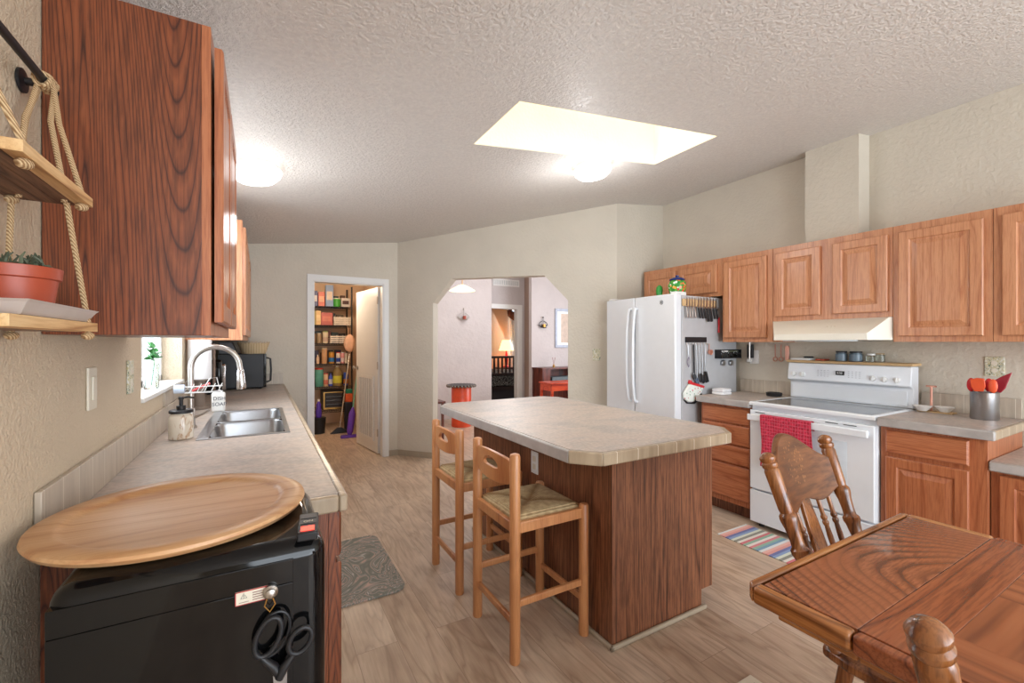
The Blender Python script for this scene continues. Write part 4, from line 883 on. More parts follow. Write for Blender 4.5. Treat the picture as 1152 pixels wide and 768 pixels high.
# faucet
fx, fy = -0.315, 2.80
T = thing('faucet', 'tall satin gooseneck kitchen faucet behind the sink', 'faucet', (fx, fy, 0.9155))
b = B().lathe([(0.028, 0), (0.028, 0.008), (0.019, 0.014), (0.019, 0.09), (0.0165, 0.10)], (fx, fy, 0.9155), n=24); b.obj('base', M['nickel'], T)
pts = [(fx, fy, 1.015), (fx, fy, 1.12), (fx, fy, 1.215)] + [(fx + 0.108 - 0.108 * math.cos(a * PI / 12), fy, 1.225 + 0.108 * math.sin(a * PI / 12)) for a in range(13)] + [(fx + 0.219, fy, 1.20)]
B().tube(pts, 0.0135, 16).obj('gooseneck', M['nickel'], T)
B().lathe([(0.021, 0), (0.023, 0.01), (0.019, 0.075), (0.0155, 0.10), (0.014, 0.105)], (fx + 0.224, fy, 1.105), (-0.05, 0, 1), 20).obj('spray_head', M['chrome'], T)
B().tube([(fx + 0.019, fy - 0.005, 0.97), (fx + 0.05, fy - 0.03, 0.985), (fx + 0.085, fy - 0.05, 1.01)], [0.008, 0.006, 0.005], 10).obj('lever', M['nickel'], T)
# wire caddy on the faucet
T = thing('sink_caddy', 'white wire caddy clipped around the faucet stem', 'caddy', (fx, fy, 1.09))
b = B(); cz = 1.100
def loop(pts, r=0.0025): b.tube(pts, r, 6, closed=True)
loop([(fx - 0.02, fy - 0.05, cz), (fx + 0.14, fy - 0.05, cz), (fx + 0.14, fy - 0.018, cz), (fx - 0.02, fy - 0.018, cz)])
loop([(fx - 0.02, fy - 0.05, cz + 0.03), (fx + 0.14, fy - 0.05, cz + 0.03), (fx + 0.14, fy - 0.018, cz + 0.03), (fx - 0.02, fy - 0.018, cz + 0.03)], 0.0018)
for k in range(5): b.tube([(fx + 0.0 + 0.03 * k, fy - 0.05, cz), (fx + 0.02 + 0.03 * k, fy - 0.05, cz + 0.045)], 0.002, 6)
loop([(fx + 0.05, fy - 0.05, cz + 0.005), (fx + 0.13, fy - 0.05, cz + 0.005), (fx + 0.115, fy - 0.05, cz + 0.075), (fx + 0.085, fy - 0.05, cz + 0.07)])
b.tube([(fx - 0.018, fy - 0.018, cz + 0.015), (fx - 0.018, fy + 0.016, cz + 0.015), (fx + 0.017, fy + 0.016, cz + 0.015), (fx + 0.017, fy - 0.018, cz + 0.015)], 0.0025, 6)
b.obj('wire_frame', M['plate_white'], T)
B().rod((fx - 0.065, fy - 0.034, cz + 0.02), (fx - 0.022, fy - 0.034, cz + 0.02), 0.022, 20).obj('scrubber', cm(206, 220, 240), label='pale blue round scrubber at the left of the faucet caddy', cat='scrubber')
B().rod((fx + 0.01, fy - 0.034, cz + 0.008), (fx + 0.085, fy - 0.034, cz + 0.045), 0.006, 8).obj('dish_brush', cm(220, 90, 90), label='thin red and grey brush lying in the faucet caddy', cat='brush')
# soap jars
def pump(T, c_, z0, dirx, mat):
    b = B().lathe([(0.018, 0), (0.018, 0.018), (0.008, 0.02), (0.008, 0.045), (0.011, 0.047), (0.011, 0.058), (0, 0.06)], (c_[0], c_[1], z0), n=18)
    b.tube([(c_[0], c_[1], z0 + 0.053), (c_[0] + 0.03 * dirx[0], c_[1] + 0.03 * dirx[1], z0 + 0.055), (c_[0] + 0.055 * dirx[0], c_[1] + 0.055 * dirx[1], z0 + 0.048)], 0.0045, 8); b.obj('pump', mat, T)
c_ = (-0.300, 2.50, 0.9155 + 0.0)
c_ = (-0.318, 2.505, 0.9156)
T = thing('soap_jar', 'cream mason jar soap dispenser with black pump lid by the sink', 'soap dispenser', c_)
jm = NT('cream stained glass jar'); jn = jm.noise(jm.mapping((1, 1, 0.4)), 22, 3, 0.6, 1.0); jm.col(jm.ramp(jn, [(0.56, c8(226, 214, 196)), (0.62, c8(186, 150, 116)), (0.68, c8(226, 214, 196))])); jm.b.inputs['Roughness'].default_value = 0.12
B().lathe([(0.043, 0), (0.047, 0.005), (0.047, 0.095), (0.043, 0.108), (0.037, 0.114), (0.037, 0.118)], c_, n=32).obj('jar_body', jm.m, T)
B().lathe([(0.044, 0.1183), (0.046, 0.119), (0.046, 0.130), (0.043, 0.133), (0, 0.133)], c_, n=32).obj('lid', M['black_matte'], T)
pump(T, c_, c_[2] + 0.1335, (0.8, 0.5), M['black_matte'])
c_ = (-0.235, 3.37, 0.9156)
T = thing('soap_bottle', 'white dish soap dispenser bottle behind the faucet', 'soap dispenser', c_)
B().box(c_[0] - 0.037, c_[0] + 0.037, c_[1] - 0.03, c_[1] + 0.03, c_[2], c_[2] + 0.125).obj('bottle', M['ceramic'], T, bevel=0.014, seg=4)
B().lathe([(0.026, 0.1255), (0.026, 0.138), (0, 0.139)], c_, n=20).obj('lid', M['black_matte'], T)
for k, s_ in enumerate(('DISH', 'SOAP')): text('lettering', s_, cm(70, 74, 84), T, (c_[0] + 0.006, c_[1] - 0.031, c_[2] + 0.085 - 0.036 * k), (1, 0, 0), (0, 0, 1), 0.031)
# microwave and what stands around it
MX0, MX1, MY0, MY1 = -0.345, 0.045, 4.82, 5.245
T = thing('microwave', 'black microwave oven at the far end of the sink counter', 'microwave', ((MX0 + MX1) / 2, (MY0 + MY1) / 2, 0.9155))
B().box(MX0, MX1 - 0.02, MY0, MY1, 0.93, 1.247).obj('casing', M['black_matte'], T, bevel=0.004)
B().box(MX1 - 0.0195, MX1, MY0, MY1, 0.93, 1.247).obj('door', M['black_gloss'], T, bevel=0.003)
B().tube([(MX1, MY0 + 0.03, 1.21), (MX1 + 0.035, MY0 + 0.03, 1.20), (MX1 + 0.04, MY0 + 0.03, 1.09), (MX1 + 0.035, MY0 + 0.03, 0.99), (MX1, MY0 + 0.03, 0.975)], 0.009, 10).obj('handle', M['black_matte'], T)
b = B()
for k in range(5): b.box(-0.13 + 0.012 * k, -0.124 + 0.012 * k, MY0 - 0.0015, MY0 - 0.0002, 1.00, 1.05)
b.obj('side_vent', M['dark_slot'], T)
for x_ in (MX0 + 0.04, MX1 - 0.05):
    for y_ in (MY0 + 0.04, MY1 - 0.04): B().lathe([(0.012, 0), (0.012, 0.0145)], (x_, y_, 0.9155), n=12).obj('foot', M['dark_slot'], T)
T = thing('wicker_basket', 'pale wicker basket with scalloped rim on the microwave', 'basket', (-0.06, 5.0, 1.2475))
B().lathe([(0.0, 0.004), (0.10, 0), (0.112, 0.03), (0.135, 0.10), (0.131, 0.10), (0.107, 0.03), (0.097, 0.006), (0, 0.006)], (-0.06, 5.0, 1.2475), n=36, sq=(1, 0.9)).obj('body', M['wicker'], T)
b = B()
for k in range(22):
    a = 2 * PI * k / 22; b.tube([(-0.06 + 0.134 * math.cos(a + d_), 5.0 + 0.121 * math.sin(a + d_), 1.3475 + h_) for d_, h_ in ((-0.12, 0), (0, 0.014), (0.12, 0))], 0.003, 5)
b.obj('scalloped_rim', M['wicker'], T)
B().prism([(-0.34, 4.86, 1.248), (-0.20, 4.86, 1.248), (-0.235, 4.86, 1.362), (-0.34, 4.86, 1.362)], (0, 0.25, 0)).obj('storage_case', cm(88, 90, 94), label='dark grey case with slanted side on the microwave behind the basket', cat='case', bevel=0.008)
T = thing('toaster', 'black and chrome toaster left of the microwave', 'toaster', (-0.335, 4.55, 0.9155))
B().box(-0.40, -0.285, 4.46, 4.68, 0.925, 1.21).obj('casing', M['black_gloss'], T, bevel=0.025, seg=3)
B().box(-0.30, -0.262, 4.475, 4.665, 0.95, 1.17).obj('chrome_side', M['chrome'], T, bevel=0.01)
for x_ in (-0.385, -0.30):
    for y_ in (4.49, 4.65): B().lathe([(0.01, 0), (0.01, 0.0095)], (x_, y_, 0.9155), n=10).obj('foot', M['dark_slot'], T)
T = thing('paper_towel', 'white paper towel roll upright on a brown stand past the window', 'paper towel', (-0.335, 3.60, 0.9155))
B().lathe([(0.02, 0.0), (0.064, 0.0), (0.066, 0.004), (0.066, 0.256), (0.064, 0.26), (0.02, 0.26)], (-0.352, 3.56, 1.115), n=32).obj('roll', M['paper'], T)
B().lathe([(0.062, 0), (0.062, 0.012), (0.03, 0.02), (0.03, 0.185), (0.062, 0.19), (0.062, 0.199)], (-0.352, 3.56, 0.9157), n=28).obj('stand', cm(128, 112, 100), T)
B().rod((-0.275, 3.58, 0.9157), (-0.275, 3.58, 1.35), 0.008, 12).obj('side_post', cm(110, 88, 74), T)
# vase with plant in the window
T = thing('glass_vase', 'clear glass vase with green cutting on the window sill', 'vase', (-0.49, 3.02, WZ0 + 0.0))
vx, vy = -0.475, 2.80
B().lathe([(0.0, 0.004), (0.028, 0.001), (0.030, 0.004), (0.033, 0.125), (0.031, 0.125), (0.027, 0.01), (0, 0.008)], (vx, vy, WZ0), n=24).obj('vase_body', M['glass'], T)
def leaf(b, c_, d, L, w_):
    d = Vector(d).normalized(); s_ = d.cross(Vector((0.3, 0.2, 1))).normalized(); u_ = d.cross(s_)
    P = [c_ + d * (L * t_) + s_ * (w_ * math.sin(PI * t_) * k) + u_ * (0.006 * math.sin(PI * t_) * (1 - abs(k))) for t_ in (0, .25, .5, .75, 1) for k in (-1, 0, 1)]
    b.add(P, [(3 * i + j, 3 * i + j + 1, 3 * i + j + 4, 3 * i + j + 3) for i in range(4) for j in range(2)])
b = B()
b.tube([(vx, vy, WZ0 + 0.02), (vx + 0.01, vy + 0.005, WZ0 + 0.12), (vx + 0.005, vy + 0.01, WZ0 + 0.19)], 0.002, 6)
for k in range(14):
    z_ = WZ0 + 0.14 + R.random() * 0.07; leaf(b, Vector((vx + 0.004, vy + 0.006, z_)), (R.uniform(-0.6, 1), R.uniform(-1, 1), R.uniform(-0.3, 0.9)), R.uniform(0.035, 0.055), 0.017)
b.obj('cutting', M['leaf'], T)
# switch + outlet plates on the left wall
T = thing('light_switch', 'cream rocker switch plate on the left wall above the counter', 'switch', (XL, 1.71, 1.16))
B().box(XL + 0.0005, XL + 0.007, 1.675, 1.748, 1.162, 1.285).obj('plate', M['plate_cream'], T, bevel=0.003)
B().box(XL + 0.0072, XL + 0.012, 1.695, 1.728, 1.19, 1.258).obj('rocker', M['plate_cream'], T, bevel=0.002)
T = thing('wall_outlet', 'floral patterned outlet plate on the left wall next to the window', 'outlet', (XL, 2.14, 1.16))
B().box(XL + 0.0005, XL + 0.007, 2.105, 2.185, 1.165, 1.29).obj('plate', M['pattern_plate'], T, bevel=0.003)
b = B()
for dz in (-0.022, 0.022): b.box(XL + 0.0072, XL + 0.0095, 2.13, 2.16, 1.2275 + dz - 0.014, 1.2275 + dz + 0.014)
b.obj('socket', M['plate_cream'], T)
# left wall cabinets
wall_cabinet('large red oak wall cabinet close to the camera beside the rope shelf', XL + 0.002, -0.132, 1, 1.382, 2.12, 1.375, 2.178, [(1.392, 1.74), (1.755, 2.11)], M['oak_low'], M['oak_side'], gap=0.007)
wall_cabinet('far left oak wall cabinet above the microwave', XL + 0.002, -0.130, 1, 3.55, YP - 0.004, 1.372, 2.20, [(3.57, 3.95), (3.97, 4.38), (4.42, 4.82), (4.84, 5.25)], M['oak'], M['oak'])

# ================================================================== BLACK APPLIANCE WITH SERVING BOARD
AX0, AX1, AY0, AY1, AZ = -0.302, 0.118, 0.972, 1.338, 0.958
T = thing('floor_appliance', 'glossy black floor appliance in front of the counter end', 'appliance', ((AX0 + AX1) / 2, (AY0 + AY1) / 2, 0))
b = B().prism([(AX0, AY0 + 0.003, 0.03), (AX1, AY0 + 0.003, 0.03), (AX1, AY0 + 0.003, AZ), (AX0, AY0 + 0.003, AZ)], (0, AY1 - AY0 - 0.003, 0))
b.obj('casing', M['black_gloss'], T, bevel=0.034, seg=7)
b = B().box(AX0 + 0.004, AX1 - 0.062, AY0, AY0 + 0.03, 0.05, AZ - 0.0765); b.obj('front_panel', M['black_gloss'], T, bevel=0.001)
b = B().box(AX0 + 0.004, AX1 - 0.062, AY0, AY0 + 0.03, AZ - 0.0755, AZ - 0.030); b.obj('upper_fascia', M['black_gloss'], T, bevel=0.001)
for x_ in (AX0 + 0.05, AX1 - 0.05):
    for y_ in (AY0 + 0.06, AY1 - 0.05): B().lathe([(0.02, 0), (0.02, 0.031)], (x_, y_, 0.0), n=12).obj('foot', M['dark_slot'], T)
lb_ = B().box(-0.042, 0.012, AY0 - 0.0012, AY0 - 0.0001, 0.862, 0.888).obj('warning_label', M['plate_cream'], T, label='cream warning sticker with red border')
bb = B(); bb.box(-0.042, 0.012, AY0 - 0.0018, AY0 - 0.0013, 0.886, 0.888); bb.box(-0.042, 0.012, AY0 - 0.0018, AY0 - 0.0013, 0.862, 0.8632); bb.box(-0.042, -0.0405, AY0 - 0.0018, AY0 - 0.0013, 0.862, 0.888); bb.obj('label_border', cm(180, 60, 60), lb_)
tc_ = Vector((-0.028, AY0 - 0.0016, 0.877)); tri = [tc_ + Vector((0.006 * math.sin(a), 0, 0.006 * math.cos(a))) for a in (0, 2 * PI / 3, 4 * PI / 3)]
B().tube(tri, 0.0006, 4, closed=True).obj('warning_triangle', M['dark_slot'], lb_)
text('exclamation_mark', '!', M['dark_slot'], lb_, (-0.028, AY0 - 0.0016, 0.8765), (1, 0, 0), (0, 0, 1), 0.009, 0.0002)
bb = B()
for k in range(3): bb.box(-0.036, -0.020, AY0 - 0.0018, AY0 - 0.0013, 0.8665 - 0.0 + k * 0.0, 0.8672)
for k in range(4): bb.box(-0.014, 0.004, AY0 - 0.0018, AY0 - 0.0013, 0.867 + k * 0.0045, 0.8682 + k * 0.0045)
bb.obj('label_lines', cm(120, 60, 60), lb_)
# magnet hook, scissors
T = thing('magnetic_hook', 'round nickel magnet hook on the black appliance front', 'hook', (0.017, AY0, 0.86))
mc = (0.016, AY0 - 0.0015, 0.876)
B().lathe([(0.013, 0), (0.013, 0.007), (0.009, 0.010), (0.009, 0.014), (0.006, 0.016), (0, 0.016)], mc, (0, -1, 0), 28).obj('magnet', M['nickel'], T)
B().tube([(0.010, AY0 - 0.014, 0.868), (0.006, AY0 - 0.013, 0.855), (0.015, AY0 - 0.013, 0.842), (0.024, AY0 - 0.013, 0.855), (0.020, AY0 - 0.014, 0.868)], 0.0014, 8).obj('wire_hook', M['brass'], T)
T = thing('scissors', 'black-handled scissors hanging from the magnet hook', 'scissors', (0.03, AY0 - 0.02, 0.65))
ys = AY0 - 0.016
def sc_loop(cx, cz, rx, rz, tilt, dy):
    pts = []
    for k in range(24):
        a = 2 * PI * k / 24; x_ = rx * math.cos(a); z_ = rz * math.sin(a); pts.append((cx + x_ * math.cos(tilt) - z_ * math.sin(tilt), ys + dy, cz + x_ * math.sin(tilt) + z_ * math.cos(tilt)))
    return pts
b = B().tube(sc_loop(0.012, 0.796, 0.020, 0.036, -0.35, 0.0), 0.0052, 10, closed=True); b.tube([(0.0, ys, 0.762), (0.022, ys, 0.735), (0.034, ys, 0.712)], [0.005, 0.009, 0.008], 10)
b.tube(sc_loop(0.020, 0.797, 0.027, 0.042, -0.35, 0.004), 0.003, 8, closed=True)
b.obj('large_handle', M['black_matte'], T)
b = B().tube(sc_loop(0.067, 0.775, 0.019, 0.025, -0.5, -0.006), 0.0052, 10, closed=True); b.tube([(0.055, ys - 0.006, 0.752), (0.040, ys - 0.006, 0.735), (0.030, ys - 0.005, 0.714)], [0.005, 0.009, 0.008], 10)
b.obj('small_handle', M['black_matte'], T)
B().prism([(0.020, ys - 0.003, 0.72), (0.040, ys - 0.003, 0.72), (0.034, ys - 0.003, 0.60), (0.030, ys - 0.003, 0.575)], (0, 0.002, 0)).obj('blade', M['steel'], T)
B().prism([(0.024, ys - 0.0055, 0.725), (0.044, ys - 0.0055, 0.722), (0.042, ys - 0.0055, 0.61), (0.034, ys - 0.0055, 0.578)], (0, 0.002, 0)).obj('blade', M['steel'], T)
# red display clip on the appliance
Mr = Matrix.Translation((0.086, 1.012, AZ + 0.0005)) @ Matrix.Rotation(-0.12, 4, 'Z')
T = thing('digital_timer', 'small black box with lit red display on the black appliance', 'timer', (0.086, 1.012, AZ))
B().box(-0.019, 0.019, -0.045, 0.065, 0.0, 0.018, Mr).obj('case', M['black_matte'], T, bevel=0.003)
B().box(-0.0125, 0.0125, -0.037, -0.014, 0.0185, 0.0195, Mr).obj('display', M['red_led'], T)
b = B()
for y_ in (0.0, 0.03): b.box(-0.015, 0.015, y_, y_ + 0.024, 0.0184, 0.0192, Mr)
b.obj('button', cm(60, 62, 66), T)
text('legend', 'ON', M['plate_cream'], T, Mr @ Vector((0, 0.012, 0.0196)), (1, 0, 0), (0, 1, 0), 0.012, 0.0002)
# round board
bc = (-0.155, 1.245, 0.9595)
B().lathe([(0, 0.0), (0.225, 0.0), (0.246, 0.008), (0.252, 0.017), (0.250, 0.023), (0.244, 0.0265), (0.208, 0.0255), (0.200, 0.021), (0.190, 0.0165), (0, 0.0165)], bc, n=96).obj('serving_board', M['board'], label='big round wooden serving board lying on the black appliance', cat='board')

# ================================================================== ROPE SHELF
T = thing('wall_rod', 'black metal wall rod carrying the rope shelves', 'rod', (XL, 1.1, 1.87))
B().rod((-0.385, 0.45, 1.894), (-0.385, 1.295, 1.892), 0.0075, 14).obj('bar', M['black_matte'], T)
for y_ in (1.285, 0.5): B().lathe([(0.024, 0), (0.024, 0.005), (0.008, 0.008), (0.0065, 0.045)], (XL + 0.001, y_, 1.896), (1, 0, 0), 24).obj('bracket', M['black_matte'], T)
B().ball((-0.385, 1.300, 1.892), 0.010, 12).obj('end_cap', M['black_matte'], T)
SHX0, SHX1 = -0.42, -0.298
def rope_shelf(name, label, z0, ya, yb, bands):
    T = thing(name, label, 'shelf', ((SHX0 + SHX1) / 2, (ya + yb) / 2, z0))
    W = (SHX1 - SHX0) / bands
    for k in range(bands):
        last = k == bands - 1
        B().box(SHX0 + k * W + (0.0008 if k else 0), SHX0 + (k + 1) * W, ya, yb, z0, z0 + 0.018).obj('plank', M['shelf_wood'] if last else M['shelf_dark'], T, bevel=0.001)
    return T
rope_shelf('hanging_shelf', 'upper plank of the rope-hung wall shelf', 1.632, 0.90, 1.205, 5)
rope_shelf('hanging_shelf', 'lower pine board of the rope-hung wall shelf under the plant tray', 1.379, 0.86, 1.235, 3)
b = B()
def rope(pts, r=0.0048): b.tube(pts, r, 8)
yr = 1.178; rk = 1.262
for dy, xf, yf in ((0.0, -0.308, yr), (0.010, -0.330, yr - 0.012)):
    rope([(-0.385, rk + dy, 1.903), (-0.374, rk + dy, 1.893), (-0.355 + (xf + 0.308) * 0.5, (rk * 0.6 + yf * 0.4), 1.80), (xf, yf, 1.652), (xf, yf, 1.627)])
    xb = -0.405 + (xf + 0.308) * -0.6
    rope([(-0.385, rk + dy, 1.903), (-0.395, rk + dy, 1.893), (-0.402, rk * 0.6 + yf * 0.4, 1.80), (xb, yf, 1.652), (xb, yf, 1.627)])
rope([(-0.330, yr, 1.630), (-0.318, yr + 0.010, 1.52), (-0.304, yr + 0.02, 1.398), (-0.304, yr + 0.02, 1.372)])
rope([(-0.405, yr, 1.630), (-0.412, yr + 0.01, 1.52), (-0.412, yr + 0.02, 1.398), (-0.412, yr + 0.02, 1.372)])
for k in range(4): rope([(-0.385 + 0.0125 * math.cos(a * PI / 6), rk - 0.014 + 0.010 * k + 0.004 * math.sin(a), 1.892 + 0.0125 * math.sin(a * PI / 6)) for a in range(13)])
for (x_, z_, yq) in ((-0.308, 1.627, yr), (-0.405, 1.627, yr), (-0.304, 1.372, yr + 0.02), (-0.412, 1.372, yr + 0.02)): b.ball((x_, yq, z_ - 0.002), (0.011, 0.012, 0.008), 10)
b.obj('rope', M['rope'], label='twisted jute ropes knotted round the black rod at the shelf end', cat='rope')
b = B(); yr = 0.935
for x_ in (-0.308, -0.405):
    rope([(-0.385, yr - 0.05, 1.902), (x_ * 0.5 - 0.1925, yr - 0.03, 1.77), (x_, yr, 1.652), (x_, yr, 1.625)])
    if x_ < -0.35: rope([(x_, yr, 1.628), (x_ - 0.004, yr - 0.03, 1.50), (x_ - 0.004, 0.875, 1.398), (x_ - 0.004, 0.875, 1.370)])
    b.ball((x_, yr, 1.625), (0.011, 0.014, 0.008), 10)
b.obj('rope', M['rope'], label='jute rope at the left picture edge holding the shelf boards', cat='rope')
# tray + plant
ty0, ty1 = 0.90, 1.215
T = thing('plant_tray', 'frosted plastic tray under the potted succulent', 'tray', (-0.36, 1.05, 1.398))
b = B().rings((-0.421, ty0, 1.3985), (1, 0, 0), (0, 1, 0), (0, 0, 1), 0.130, ty1 - ty0, [(0.014, 0), (0.004, 0.018), (0.0, 0.022), (0.003, 0.022), (0.008, 0.018), (0.018, 0.004)]); b.obj('tray_body', M['tray'], T, flat=True)
T = thing('potted_succulent', 'small scraggly succulent in a terracotta coloured pot', 'potted plant', (-0.36, 1.0, 1.405))
pc = (-0.358, 1.045, 1.4035)
B().lathe([(0.0, 0), (0.046, 0), (0.054, 0.058), (0.058, 0.060), (0.060, 0.078), (0.0575, 0.079), (0.055, 0.062), (0, 0.062)], pc, n=40).obj('pot', M['terracotta'], T)
B().lathe([(0.0545, 0.0625), (0.03, 0.068), (0, 0.069)], pc, n=24).obj('soil', M['soil'], T)
b = B()
for k in range(46):
    a = R.uniform(0, 2 * PI); r_ = R.uniform(0, 0.03); p0 = Vector((pc[0] + r_ * math.cos(a) - 0.0, pc[1] + r_ * math.sin(a), pc[2] + 0.066)); q = [p0]
    d = Vector((math.cos(a) * 0.7, math.sin(a) * 0.7, R.uniform(0.5, 1.6))).normalized()
    for s_ in range(4): d = (d + Vector((R.uniform(-.7, .7), R.uniform(-.7, .7), R.uniform(-.5, .3)))).normalized(); q.append(q[-1] + d * 0.011)
    b.tube(q, [0.003, 0.0035, 0.003, 0.0025, 0.001], 6)
b.obj('stems', M['succulent'], T)

# ================================================================== DINING TABLE
TX0, TX1, TY1, TZ = 1.045, 1.965, 0.662, 0.76
T = thing('dining_table', 'reddish oak dining table with parquet centre, lower right', 'table', ((TX0 + TX1) / 2, -0.2, 0))
def tt(y0, y1, name, mat, x0=TX0 + 0.035, x1=TX1 - 0.035, z0=0.722, z1=0.760, bv=0.0012): return B().box(x0, x1, y0, y1, z0, z1).obj(name, mat, T, bevel=bv)
tt(0.437, TY1 - 0.03, 'end_leaf', M['table']); tt(0.33, 0.4355, 'band', M['table_x']); tt(-0.56, 0.3295, 'parquet_centre', M['parquet']); tt(-0.67, -0.5605, 'band', M['table_x']); tt(-0.86, -0.6715, 'end_leaf', M['table'])
for (x0, x1, y0, y1, m_) in ((TX0, TX0 + 0.0345, 0.437, TY1 - 0.0196, 'table_rim'), (TX0 + 0.003, TX0 + 0.0345, -0.67, 0.4355, 'table_x'), (TX1 - 0.0345, TX1, 0.437, TY1 - 0.02, 'table_rim'), (TX1 - 0.0345, TX1 - 0.003, -0.67, 0.4355, 'table_x'), (TX0, TX0 + 0.0345, -0.87, -0.6715, 'table_rim'), (TX1 - 0.0345, TX1, -0.87, -0.6715, 'table_rim')):
    B().box(x0, x1, y0, y1, 0.718, 0.7602).obj('rim', M[m_], T, bevel=0.008, seg=3)
B().prism([(TX0, TY1 - 0.0195, 0.718), (TX1, TY1 - 0.0195, 0.718), (TX1 - 0.02, TY1, 0.718), (TX0 + 0.02, TY1, 0.718)], (0, 0, 0.0422)).obj('rim', M['rim_x'], T, bevel=0.006, seg=3)
B().prism([(TX0, -0.8705, 0.718), (TX1, -0.8705, 0.718), (TX1 - 0.02, -0.89, 0.718), (TX0 + 0.02, -0.89, 0.718)], (0, 0, 0.0422)).obj('rim', M['rim_x'], T, bevel=0.006, seg=3)
for y0, y1 in ((0.437, 0.60), (-0.67, 0.435), (-0.82, -0.672)):
    for x0 in (TX0 + 0.035, TX1 - 0.06): B().box(x0, x0 + 0.025, y0, y1, 0.690, 0.7175).obj('apron', M['table_rim'], T, bevel=0.004)
B().box(TX0 + 0.065, TX1 - 0.065, 0.575, 0.60, 0.690, 0.7175).obj('apron', M['table_rim'], T, bevel=0.004)
for x0 in (TX0 + 0.075, TX1 - 0.095): B().box(x0, x0 + 0.02, -0.7, 0.42, 0.675, 0.7175).obj('slide', M['steel'], T, label='metal extension slide')
for y_ in (0.0,):
    B().lathe([(0.11, 0.10), (0.12, 0.14), (0.07, 0.20), (0.09, 0.30), (0.10, 0.42), (0.06, 0.52), (0.08, 0.62), (0.12, 0.70), (0.12, 0.7175)], ((TX0 + TX1) / 2, -0.1, 0), n=32).obj('pedestal', M['chair'], T)
for a in range(4):
    an = PI / 4 + a * PI / 2; dx, dy = math.cos(an), math.sin(an); q = []
    for t_, z_ in ((0.08, 0.20), (0.2, 0.19), (0.32, 0.10), (0.42, 0.035)): q.append(((TX0 + TX1) / 2 + dx * t_, -0.1 + dy * t_, z_))
    B().tube(q, [0.045, 0.04, 0.035, 0.034], 12).obj('foot', M['chair'], T)

